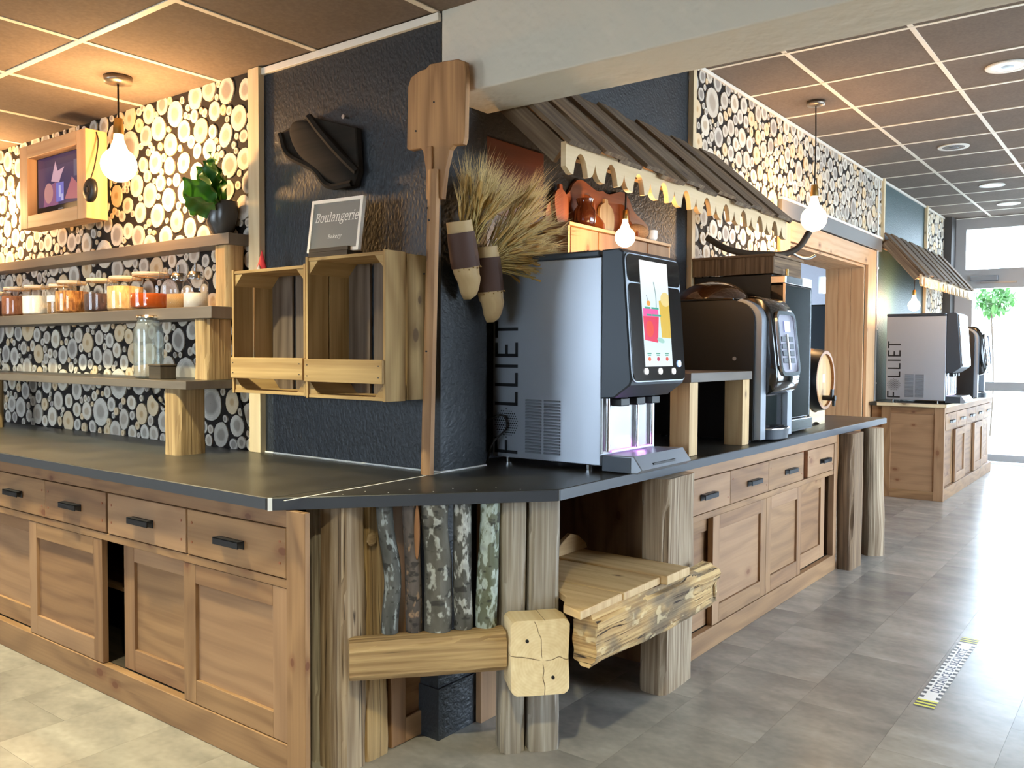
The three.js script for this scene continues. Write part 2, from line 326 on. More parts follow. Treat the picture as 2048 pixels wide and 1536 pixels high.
// ================================================================ WALLS
{ // the wall with the shelves; its right end is the pillar
  const t = structure('wall_left', 'dark painted wall with shelves, its left part covered in pale wood slices', 'wall');
  part(t, 'plaster', box(-5.2, 0, 0, 2.75, -0.24, 0), M.darkPaint);
  part(t, 'backing', box(-5.2, -1.0, HC, HL, 0, 0.002), M.sliceBack);
  const w = 3.75, h = HL - HC, L = packSlices(w, h);
  addSlices(t, L, (a, b) => new THREE.Vector3(-1.0 - w + a, HC + b, 0.0015), 0, 300);
}
{ // the long wall beyond the pillar
  const t = structure('wall_right', 'long wall with dark paint and wood slice covering around a wooden doorway', 'wall');
  const z0 = -0.24, zo = -3.58, zi = -5.45, z1 = -9.1, yo = 1.95;
  part(t, 'plaster', box(XW - 0.3, XW, 0, HR + 0.2, zo, z0), M.darkPaint);
  part(t, 'plaster', box(XW - 0.3, XW, 0, HR + 0.2, z1, zi), M.greenPaint);
  part(t, 'plaster', box(XW - 0.3, XW, yo, HR + 0.2, zi, zo), M.darkPaint);
  part(t, 'backing', [box(XW, XW + 0.002, HC, HR, zo + 0.2, -2.1), box(XW, XW + 0.002, 2.2, HR, -5.9, zo + 0.2)], M.sliceBack);
  part(t, 'backing', box(XW, XW + 0.002, HC, HR, -8.8, -7.62), M.sliceBack);
  const w = 3.8, h = HR - HC, L = packSlices(w, h, (x, y, r) => x > 1.28 - r && y < 2.2 - HC + r);
  addSlices(t, L, (a, b) => new THREE.Vector3(XW + 0.0015, HC + b, -2.1 - a), Math.PI / 2, 300);
  const L2 = packSlices(1.18, h).filter((q) => q.y > 0.7);
  addSlices(t, L2, (a, b) => new THREE.Vector3(XW + 0.0015, HC + b, -7.62 - a), Math.PI / 2, 0);
}
{ // white beam across the opening
  const t = structure('trim_1', 'white plaster ceiling beam crossing overhead from the dark pillar', 'beam');
  part(t, 'plaster', box(0, 4.5, 2.03, 2.95, -0.24, 0, { b: 0.006 }), M.white);
}
{ // lath strips on the walls
  const lath = (x0, x1, y0, y1, z0, z1, label, m = M.trimPale) => { const t = structure('trim_' + (++lath.n), label, 'trim'); part(t, 'lath', box(x0, x1, y0, y1, z0, z1, { g: 'y', b: 0.002 }), m); };
  lath.n = 1;
  lath(-1.0, -0.93, HC, HL, 0, 0.028, 'pale wooden lath between the lit slice wall and the dark wall');
  lath(XW, XW + 0.03, 0.8, HR, -2.115, -2.075, 'pale wooden lath at the near edge of the right slice wall');
  lath(XW, XW + 0.03, 2.2, HR, -5.93, -5.89, 'thin pale lath above the doorway corner beside the green wall');
  lath(XW, XW + 0.03, 1.2, HR, -7.64, -7.6, 'pale lath at the edge of the farthest slice wall');
  lath(XW, XW + 0.028, 2.1, 2.205, -5.86, -3.40, 'grey band running above the wooden doorway', std({ color: 0x6c6a68, roughness: 0.6 }));
  lath(XW, XW + 0.034, 2.205, 2.222, -5.86, -3.40, 'thin white strip on top of the grey band above the doorway', M.pvc);
  lath(-0.93, 0, HL - 0.03, HL - 0.004, 0, 0.016, 'pale edge strip between the dark wall and the ceiling', M.ceilBar);
  lath(XW, XW + 0.016, HR - 0.022, HR - 0.002, -8.8, -0.24, 'thin edge strip along the far ceiling', M.ceilBar);
  lath(-0.935, 0, HC, HC + 0.006, 0, 0.006, 'white sealant line where the dark wall meets the worktop', M.pvc);
  lath(0, 0.006, HC, HC + 0.006, -0.24, 0.006, 'white sealant line on the pillar side above the worktop', M.pvc);
}
{ // doorway: wooden casing and jamb lining
  const t = structure('door_1', 'wide wooden doorway lined with pine boards behind the barrel', 'doorway');
  const xo = XW + 0.025, xi = XW - 0.32;
  part(t, 'casing', box(XW, xo, 0, 2.09, -5.70, -5.45, { g: 'y', b: 0.003 }), M.casing);
  part(t, 'casing', box(XW, xo, 0, 2.09, -3.58, -3.39, { g: 'y', b: 0.003 }), M.casing);
  part(t, 'casing', box(XW, xo, 1.95, 2.09, -5.45, -3.58, { g: 'z', b: 0.003 }), M.casing);
  for (let k = 0; k < 3; k++) {
    part(t, 'jamb_board', box(xi + k * 0.106, xi + k * 0.106 + 0.104, 0, 1.95, -5.45, -5.43, { g: 'y', b: 0.002 }), M.casing);
    part(t, 'jamb_board', box(xi + k * 0.106, xi + k * 0.106 + 0.104, 0, 1.95, -3.60, -3.58, { g: 'y', b: 0.002 }), M.casing);
    part(t, 'lintel_board', box(xi + k * 0.106, xi + k * 0.106 + 0.104, 1.93, 1.95, -5.43, -3.60, { g: 'z', b: 0.002 }), M.casing);
  }
}
{ // back room behind the doorway, front room shell, far glazed end
  let t = structure('wall_back_room', 'pale grey wall of the room seen through the wooden doorway', 'wall');
  part(t, 'plaster', [box(-3.2, -1.68, 0, 2.9, -9.3, -9.1), box(-1.48, -0.4, 0, 2.9, -9.3, -9.1), box(-1.68, -1.48, 0, 1.98, -9.3, -9.1), box(-1.68, -1.48, 2.2, 2.9, -9.3, -9.1)], M.backWall);
  part(t, 'plaster', [box(-3.4, -3.2, 0, 2.9, -6.2, -0.24), box(-3.4, -3.2, 0, 2.9, -9.3, -8.6), box(-3.4, -3.2, 0, 0.9, -8.6, -6.2), box(-3.4, -3.2, 2.2, 2.9, -8.6, -6.2)], M.backWall);
  t = structure('window_1', 'small bright window in the room behind the doorway', 'window');
  part(t, 'pane', box(-1.68, -1.48, 1.98, 2.2, -9.205, -9.2), M.pane);
  t = structure('window_5', 'added unseen side window lighting the room behind the doorway', 'window');  // opening added out of view so daylight reaches the back room wall
  part(t, 'pane', box(-3.305, -3.3, 0.9, 2.2, -8.6, -6.2), M.pane);
  t = structure('ceiling_back_room', 'white ceiling of the room behind the doorway', 'ceiling');
  part(t, 'slab', box(-3.4, XW - 0.3, 2.75, 2.9, -9.3, -0.24), M.white);

  t = structure('wall_front', 'tan window wall of the front room', 'wall');
  const zf = 5.6, zb = 5.8;
  part(t, 'plaster', [box(-5.2, 4.5, 0, 0.75, zf, zb), box(-5.2, 4.5, 2.15, 2.95, zf, zb), box(-5.2, -4.6, 0.75, 2.15, zf, zb), box(-2.2, 0.4, 0.75, 2.15, zf, zb), box(2.4, 4.5, 0.75, 2.15, zf, zb)], M.tan);
  for (const [a, b, n] of [[-4.6, -2.2, 2], [0.4, 2.4, 3]]) {
    t = structure('window_' + n, n === 2 ? 'wide window of the front room on the shelf side' : 'wide window of the front room on the aisle side', 'window');
    part(t, 'frame', [box(a, a + 0.06, 0.75, 2.15, zf, zf + 0.1), box(b - 0.06, b, 0.75, 2.15, zf, zf + 0.1), box(a, b, 0.75, 0.81, zf, zf + 0.1), box(a, b, 2.09, 2.15, zf, zf + 0.1), box((a + b) / 2 - 0.04, (a + b) / 2 + 0.04, 0.81, 2.09, zf, zf + 0.1)], M.frameGrey);
    part(t, 'pane', box(a, b, 0.75, 2.15, zf + 0.05, zf + 0.055), M.pane);
  }
  t = structure('wall_side', 'tan outer wall with an added window band closing the room at the right', 'wall');
  const xs = 4.3;
  part(t, 'plaster', [box(xs, 4.5, 0, 2.95, -1.2, 5.8), box(xs, 4.5, 0, 2.95, -9.1, -6.4), box(xs, 4.5, 0, 0.25, -6.4, -1.2), box(xs, 4.5, 2.35, 2.95, -6.4, -1.2)], M.tan);
  t = structure('window_4', 'added unseen window band of the right outer wall, for light on the pine cabinet', 'window');  // glazing added out of frame to brighten the drinks cabinet, aisle floor and awning
  part(t, 'frame', [-6.4, -4.7, -2.96, -1.26].map((z) => box(xs, xs + 0.1, 0.25, 2.35, z, z + 0.06)), M.frameGrey);
  part(t, 'pane', box(xs + 0.05, xs + 0.055, 0.25, 2.35, -6.4, -1.2), M.pane);
  t = structure('wall_far_left', 'tan outer wall closing the front room at the left', 'wall');
  part(t, 'plaster', box(-5.4, -5.2, 0, 2.95, -0.24, 5.8), M.tan);

  // glazed end of the far room with the glass door
  t = structure('wall_end', 'grey framed glazed end wall of the far room', 'wall');
  const z = -8.8, e = -8.87;
  part(t, 'pilaster', box(XW, -0.04, 0, HR, z - 0.1, z + 0.25, { g: 'y' }), std({ color: 0x4a4644, roughness: 0.7 }));
  part(t, 'frame', [box(-0.04, 0.065, 0, HR, e, z), box(0.065, 2.1, 2.62, HR, e, z), box(1.12, 1.24, 0, 2.62, e, z), box(1.24, 2.0, 2.05, 2.16, e, z), box(1.24, 2.0, 0, 0.12, e, z), box(2.0, 2.1, 0, 2.62, e, z), box(0.065, 1.12, 2.0, 2.165, e, z)], M.frameGrey);
  part(t, 'pane', [box(1.24, 2.0, 0.12, 2.05, z - 0.04, z - 0.035), box(1.24, 2.0, 2.16, 2.62, z - 0.04, z - 0.035), box(0.065, 1.12, 2.165, 2.62, z - 0.04, z - 0.035)], M.pane);
  part(t, 'plaster', box(2.1, 4.5, 0, HR + 0.2, z - 0.2, z), M.greenPaint);
  t = structure('door_2', 'white framed glass entrance door at the far end', 'door');
  part(t, 'door_frame', [box(0.065, 0.14, 0.01, 2.0, e, z), box(1.05, 1.12, 0.01, 2.0, e, z), box(0.14, 1.05, 1.95, 2.0, e, z), box(0.14, 1.05, 0.01, 0.09, e, z), box(0.14, 1.05, 0.80, 0.9, e, z)], M.frameGrey);
  part(t, 'pane', [box(0.14, 1.05, 0.09, 0.80, z - 0.04, z - 0.035), box(0.14, 1.05, 0.9, 1.95, z - 0.04, z - 0.035)], M.pane);
  const c = sub(t, 'door_closer'); part(c, 'closer_body', box(0.12, 0.40, 2.03, 2.09, z, z + 0.05, { b: 0.008 }), M.silver); part(c, 'closer_arm', box(0.22, 0.58, 2.0, 2.018, z + 0.02, z + 0.04), M.steel);
  // outside
  t = structure('ground', 'pale paving outside the glass door', 'ground');
  part(t, 'paving', [box(-12, 14, -0.25, -0.05, -30, -9.3), box(4.6, 16, -0.25, -0.05, -9.3, 12), box(-12, 16, -0.25, -0.05, 5.9, 20)], std({ color: 0xb8b4ac, roughness: 0.9 }));
}

// ================================================================ CEILINGS
function ceilingGrid(t, y, xs, zs, x0, x1, z0, z1) {
  const X = [x0, ...xs.filter((x) => x > x0 + 0.02 && x < x1 - 0.02), x1], Z = [z0, ...zs.filter((z) => z > z0 + 0.02 && z < z1 - 0.02), z1], g = new Map();
  for (let i = 0; i + 1 < X.length; i++) for (let j = 0; j + 1 < Z.length; j++) {
    const w = X[i + 1] - X[i], d = Z[j + 1] - Z[j], k = w.toFixed(3) + ',' + d.toFixed(3);
    if (!g.has(k)) g.set(k, box(-w / 2, w / 2, 0.002, 0.018, -d / 2, d / 2, { ou: 0, ov: 0 }));
    const m = lpart(t, 'ceiling_tile', g.get(k), M.ceilTile); m.position.set((X[i] + X[i + 1]) / 2, y, (Z[j] + Z[j + 1]) / 2);
  }
  for (const x of X.slice(1, -1)) part(t, 'ceiling_bar', box(x - 0.012, x + 0.012, y - 0.001, y + 0.004, z0, z1), M.ceilBar);
  for (const z of Z.slice(1, -1)) part(t, 'ceiling_bar', box(x0, x1, y - 0.002, y + 0.0035, z - 0.012, z + 0.012), M.ceilBar);
}
{
  const seq = (a, s, n) => Array.from({ length: n }, (_, i) => a + (i - n / 2) * s);
  let t = structure('ceiling', 'taupe tile ceiling with white bars over the front room', 'ceiling');
  part(t, 'slab', box(-5.2, 4.3, HL + 0.02, 2.95, 0.001, 5.6), M.white);
  ceilingGrid(t, HL, seq(-0.016, 0.6, 24), seq(0.577, 0.6, 24), -5.2, 4.3, 0.001, 5.6);
  t = structure('ceiling_far', 'taupe tile ceiling with white bars over the far room', 'ceiling');
  part(t, 'slab', box(XW - 0.3, 4.5, HR + 0.02, 3.05, -9.1, -0.24), M.white);
  ceilingGrid(t, HR, seq(0.313, 0.6, 24), seq(-2.2917, 0.6, 32), XW, 4.3, -8.8, -0.24);
}
{ // recessed downlights
  const ring = lathe([[0.076, -0.004], [0.105, -0.006], [0.108, 0], [0.105, 0.003]], 36);
  const cup = lathe([[0.03, 0.0], [0.05, -0.001], [0.078, 0.02 - 0.024]].map(([r, y]) => [r, y]), 30);
  const mk = (x, y, z, label, group, lit) => {
    const t = thing('downlight', label, 'ceiling light', [x, y, z], group);
    lpart(t, 'rim', ring.clone(), M.pvc); lpart(t, 'reflector', lathe([[0.076, -0.0035], [0.05, -0.0025], [0.032, -0.0025]], 30), M.chrome);
    const b = lpart(t, 'lamp', lathe([[0.0, -0.004], [0.032, -0.003]], 20), lit ? bulbGlow(1, 0.9, 0.68, 12) : std({ color: 0x3a3a40, roughness: 0.3 }));
    if (lit) {
      const s = new THREE.SpotLight(new THREE.Color().setRGB(1, 0.94, 0.6), LAMP.spot * lit, 0, 1.05, 0.6, 2); s.name = 'beam'; s.position.set(0, -0.02, 0); s.castShadow = true; s.shadow.radius = 2;
      s.target.position.set(0, -1, 0); s.target.name = 'beam_target'; t.add(s); t.add(s.target);
    }
    return t;
  };
  const far = [[1.195, -3.18, 'largest recessed chrome downlight in the far ceiling'], [0.612, -4.98, 'second nearest chrome downlight in the far ceiling'], [0.608, -6.77, 'third chrome downlight towards the glass door'], [0.59, -7.94, 'farthest small chrome downlight near the glass door']];
  for (const [x, z, l] of far) mk(x, HR - 0.001, z, l, 'downlights of the far ceiling');
  for (const [x, z, k, l] of [[1.35, 1.72, 0.8, 'lit downlight above the corner of the counter'], [-0.9, 1.04, 0.62, 'lit downlight above the aisle by the drawers'], [-2.3, 1.04, 0.62, 'lit downlight above the aisle further left']]) mk(x, HL - 0.003, z, l, 'lit downlights of the front room', k);
}

// ================================================================ WORKTOPS
const CA = [-0.034, 0.663], CB = [0.5, 0.036], CT = [0.64839, -0.76131], CN = [0.76131, 0.64839];       // chamfered corner: ends, direction, outward normal
const onC = (s, off) => [CA[0] + CT[0] * s - CN[0] * off, CA[1] + CT[1] * s - CN[1] * off];
function slabXZ(pts, y0, y1, bevel = 0.002) { const g = extrude(pts.map(([x, z]) => [x, -z]), y1 - y0, { bevel }); g.rotateX(-Math.PI / 2); g.translate(0, y0, 0); return bmap(g.index ? g.toNonIndexed() : g, 'x', 0, 0); }
{
  let t = thing('worktop', 'dark slate-look worktop below the shelves', 'worktop', [-1.5, HC - TH, 0.33]);
  part(t, 'slab', slabXZ([[-4.6, 0.001], [-0.002, 0.001], [CA[0] - 0.002, CA[1]], [-4.6, 0.66]], HC - TH, HC), M.slate);
  part(t, 'edge_band', box(-4.6, CA[0] - 0.012, HC - TH + 0.001, HC - 0.002, 0.659, 0.6645), M.slateEdge);
  t = thing('worktop', 'dark worktop with a cut corner carrying the drink machines', 'worktop', [0.2, HC - TH, -1.5]);
  part(t, 'slab', slabXZ([[0.002, 0.001], [CA[0] + 0.002, CA[1]], CB, [XF, -3.68], [XW + 0.002, -3.68], [XW + 0.002, -0.242], [0.002, -0.242]], HC - TH, HC), M.slate);
  { const L = 0.8236, g = box(0, L - 0.004, HC - TH + 0.001, HC - 0.002, -0.002, 0.0035); g.rotateY(Math.atan2(-CT[1], CT[0])); g.translate(CA[0] + CN[0] * 0.001, 0, CA[1] + CN[1] * 0.001); part(t, 'edge_band', g, M.slateEdge); }
  part(t, 'edge_band', box(XF - 0.001, XF + 0.004, HC - TH + 0.001, HC - 0.002, -3.68, 0.03), M.slateEdge);
  part(t, 'edge_band', box(XW + 0.01, XF, HC - TH + 0.001, HC - 0.002, -3.684, -3.679), M.slateEdge);
  { const g = box(0, 0.664, HC - 0.0006, HC + 0.0004, -0.0032, 0.0032); g.rotateY(-Math.PI / 2 - Math.atan2(-0.034, 0.663)); g.translate(0, 0, 0); part(t, 'joint_strip', g, M.pvc); }
  { const g = box(-0.002, 0.010, HC - TH, HC + 0.0004, -0.002, 0.006); g.rotateY(Math.atan2(-CT[1], CT[0])); g.translate(CA[0] + CN[0] * 0.002, 0, CA[1] + CN[1] * 0.002); part(t, 'corner_cap', g, M.pvc, 'white corner cap'); }
  for (let k = 0; k < 9; k++) { const [x, z] = onC(0.2 + k * 0.064, 0.02 + 0.035 * (k % 2) + 0.02 * hash(k, 2, 3)); part(t, 'screw_head', cyl(x, HC - 0.0006, HC + 0.0004, z, 0.0022, 0.0022, 10), M.pvc); }
}

// ================================================================ CABINETS
function handleBar(p, cx, cy, cz, axis) {         // dark flat pull with a small lip
  const w = 0.062;
  const g = axis === 'x' ? [box(cx - w, cx + w, cy - 0.012, cy + 0.013, cz, cz + 0.004, { b: 0.001 }), box(cx - w, cx + w, cy + 0.009, cy + 0.013, cz, cz + 0.024, { b: 0.001 }), box(cx - w, cx + w, cy - 0.008, cy + 0.013, cz + 0.02, cz + 0.024, { b: 0.001 })]
    : [box(cx, cx + 0.004, cy - 0.012, cy + 0.013, cz - w, cz + w, { b: 0.001 }), box(cx, cx + 0.024, cy + 0.009, cy + 0.013, cz - w, cz + w, { b: 0.001 }), box(cx + 0.02, cx + 0.024, cy - 0.008, cy + 0.013, cz - w, cz + w, { b: 0.001 })];
  part(p, 'handle', g, M.handle);
}
const woods = [M.pine, M.pinePale, M.pineDeep];
function framedDoor(t, a0, a1, y0, y1, front, axis, th = 0.022, st = 0.068, k = 0, wd = woods) {      // a0..a1 along the cabinet, front = outer plane
  const d = sub(t, 'door'), W = (p, q, r, s, dep, g, b = 0.002) => axis === 'x' ? box(p, q, r, s, front - dep[0], front - dep[1], { g: g === 'a' ? 'x' : 'y', b }) : box(front - dep[0], front - dep[1], r, s, p, q, { g: g === 'a' ? 'z' : 'y', b });
  const D = [th, 0];
  part(d, 'stile', W(a0, a0 + st, y0, y1, D, 'y'), wd[k % 3]); part(d, 'stile', W(a1 - st, a1, y0, y1, D, 'y'), wd[(k + 1) % 3]);
  part(d, 'rail', W(a0 + st, a1 - st, y1 - 0.06, y1, D, 'a'), wd[(k + 2) % 3]); part(d, 'rail', W(a0 + st, a1 - st, y0, y0 + 0.075, D, 'a'), wd[k % 3]);
  part(d, 'panel', W(a0 + st - 0.004, a1 - st + 0.004, y0 + 0.07, y1 - 0.055, [th - 0.003, 0.011], 'a', 0), wd[(k + 1) % 3]);
  return d;
}
function pegs(d, list, axis, front) { const g = list.map(([a, y]) => axis === 'x' ? rotated(new THREE.CylinderGeometry(0.004, 0.004, 0.003, 8), Math.PI / 2, 0, 0).translate(a, y, front) : rotated(new THREE.CylinderGeometry(0.004, 0.004, 0.003, 8), 0, 0, Math.PI / 2).translate(front, y, a)); part(d, 'peg', g, M.redwood); }
{
  const F = 0.626, T = HC - TH, X0 = -4.32;
  const t = thing('cabinet', 'long pine sideboard with drawers and sliding doors under the shelf worktop', 'cabinet', [-1.5, 0, 0.33]);
  part(t, 'base_rail', box(X0, -0.005, 0, 0.102, F - 0.03, F, { b: 0.003 }), woods[0]);
  part(t, 'top_rail', box(X0, -0.005, 0.712, T, F - 0.026, F, { b: 0.002 }), woods[2]);
  part(t, 'middle_rail', box(X0, -0.005, 0.541, 0.566, F - 0.028, F - 0.002, { b: 0.002 }), woods[0]);
  part(t, 'corner_stile', box(-0.004, 0.076, 0, T, F - 0.016, F + 0.003, { g: 'y', b: 0.003 }), woods[0]);
  part(t, 'bottom', box(X0, -0.1, 0.085, 0.1, 0.03, F - 0.032), M.oldDark);
  part(t, 'inner_shelf', box(X0, -0.1, 0.33, 0.345, 0.06, F - 0.10), M.pinePale);
  part(t, 'back', box(X0, 0.06, 0.1, T, 0.012, 0.024), M.oldDark);
  part(t, 'divider', box(-0.98, -0.966, 0.346, T, 0.03, F - 0.08), M.oldDark);
  framedDoor(t, 0.012, 0.31, 0.002, T, 0.085, 'z', 0.02, 0.06, 1).name = 'end_panel';
  const dr = [[-0.486, -0.008], [-0.968, -0.495], [-1.428, -0.981], [-1.905, -1.4285], [-2.385, -1.912], [-2.86, -2.39], [-3.34, -2.866], [-3.82, -3.345], [-4.3, -3.825]];
  dr.forEach(([a, b], i) => {
    const d = sub(t, 'drawer'); part(d, 'drawer_front', box(a, b, 0.569, 0.709, F - 0.022, F + 0.001, { b: 0.003 }), woods[i % 3]);
    part(d, 'drawer_box', [box(a + 0.02, a + 0.03, 0.575, 0.68, 0.15, F - 0.022), box(b - (i ? 0.03 : 0.13), b - (i ? 0.02 : 0.12), 0.575, 0.68, 0.15, F - 0.022), box(a + 0.02, b - (i ? 0.02 : 0.12), 0.575, 0.583, 0.15, F - 0.022)], M.pinePale);
    handleBar(d, (a + b) / 2 - 0.01, 0.636, F + 0.001, 'x');
    pegs(d, [[a + 0.025, 0.61], [a + 0.025, 0.67], [b - 0.025, 0.61], [b - 0.025, 0.67]], 'x', F + 0.001);
  });
  framedDoor(t, -0.519, -0.007, 0.104, 0.54, F - 0.004, 'x', 0.022, 0.066, 0);
  framedDoor(t, -0.926, -0.45, 0.104, 0.54, F - 0.032, 'x', 0.022, 0.066, 2);
  framedDoor(t, -1.576, -1.021, 0.104, 0.54, F - 0.004, 'x', 0.022, 0.06, 1);
  framedDoor(t, -2.05, -1.52, 0.104, 0.54, F - 0.032, 'x', 0.022, 0.066, 0);
  framedDoor(t, -2.6, -2.03, 0.104, 0.54, F - 0.004, 'x', 0.022, 0.066, 2);
  framedDoor(t, -3.15, -2.56, 0.104, 0.54, F - 0.032, 'x', 0.022, 0.066, 1);
  framedDoor(t, -3.72, -3.13, 0.104, 0.54, F - 0.004, 'x', 0.022, 0.066, 0);
  framedDoor(t, -4.3, -3.68, 0.104, 0.54, F - 0.032, 'x', 0.022, 0.066, 2);
  part(t, 'end_board', box(X0 - 0.02, X0, 0, T, 0.012, F, { g: 'y' }), woods[1]);
}
{
  const F = XB, T = HC - TH, Z0 = -2.75, Z1 = -0.80;
  const t = thing('cabinet', 'pine cabinet with four drawers and sliding doors below the drink machines', 'cabinet', [0.2, 0, -1.8]);
  part(t, 'base_rail', box(F - 0.03, F, 0, 0.088, Z0, Z1, { g: 'z', b: 0.003 }), M.pine);
  part(t, 'top_rail', box(F - 0.026, F, 0.71, T, Z0, Z1, { g: 'z', b: 0.002 }), M.pinePale);
  part(t, 'middle_rail', box(F - 0.028, F - 0.002, 0.538, 0.564, Z0, Z1, { g: 'z', b: 0.002 }), M.pine);
  part(t, 'stile', box(F - 0.03, F + 0.002, 0.088, 0.71, Z0, Z0 + 0.05, { g: 'y', b: 0.002 }), M.pinePale);
  part(t, 'stile', box(F - 0.03, F + 0.002, 0.088, 0.71, -0.885, Z1, { g: 'y', b: 0.002 }), M.pine);
  part(t, 'bottom', box(XW + 0.02, F - 0.032, 0.07, 0.086, Z0, Z1), M.oldDark);
  part(t, 'end_board', box(XW + 0.02, F - 0.03, 0, T, Z1 - 0.016, Z1, { g: 'y' }), M.pineDeep);
  part(t, 'end_board', box(XW + 0.02, F - 0.03, 0, T, Z0, Z0 + 0.016, { g: 'y' }), M.pineDeep);
  const dr = [[-1.286, -0.89], [-1.722, -1.288], [-2.2, -1.724], [-2.69, -2.265]];
  dr.forEach(([a, b], i) => {
    const d = sub(t, 'drawer'); part(d, 'drawer_front', box(F - 0.022, F + 0.001, 0.567, 0.707, a, b, { g: 'z', b: 0.003 }), woods[(i + 1) % 3]);
    handleBar(d, F + 0.001, 0.632, [-1.055, -1.53, -1.995, -2.52][i], 'z'); pegs(d, [[a + 0.025, 0.6], [b - 0.025, 0.67]], 'z', F + 0.001);
  });
  part(t, 'divider', box(F - 0.05, F - 0.02, 0.566, 0.708, -2.262, -2.204, { g: 'y' }), M.redwood);
  framedDoor(t, -1.40, -0.888, 0.09, 0.537, F - 0.032, 'z', 0.022, 0.066, 1);
  framedDoor(t, -1.712, -1.13, 0.09, 0.537, F - 0.004, 'z', 0.024, 0.066, 0);
  framedDoor(t, -2.19, -1.714, 0.09, 0.537, F - 0.004, 'z', 0.022, 0.06, 2);
  framedDoor(t, -2.65, -2.14, 0.09, 0.537, F - 0.032, 'z', 0.022, 0.066, 1);
}
{ // the cladding of the pillar foot under the cut corner
  let t = structure('wall_pillar_foot', 'dark boxed pillar foot under the cut corner of the worktop', 'wall');
  part(t, 'cladding', [box(0.0, 0.15, 0, HC - TH - 0.002, -0.24, 0.175), box(0.0, 0.158, 0, 0.16, -0.24, 0.182)], M.darkPaint);
  t = thing('board', 'upright pale board leaning on the dark pillar foot below the counter', 'board', [0.17, 0, -0.1]);
  part(t, 'plank', box(0.16, 0.182, 0, 0.74, -0.32, 0.005, { g: 'y', b: 0.002 }), M.pinePale);
}

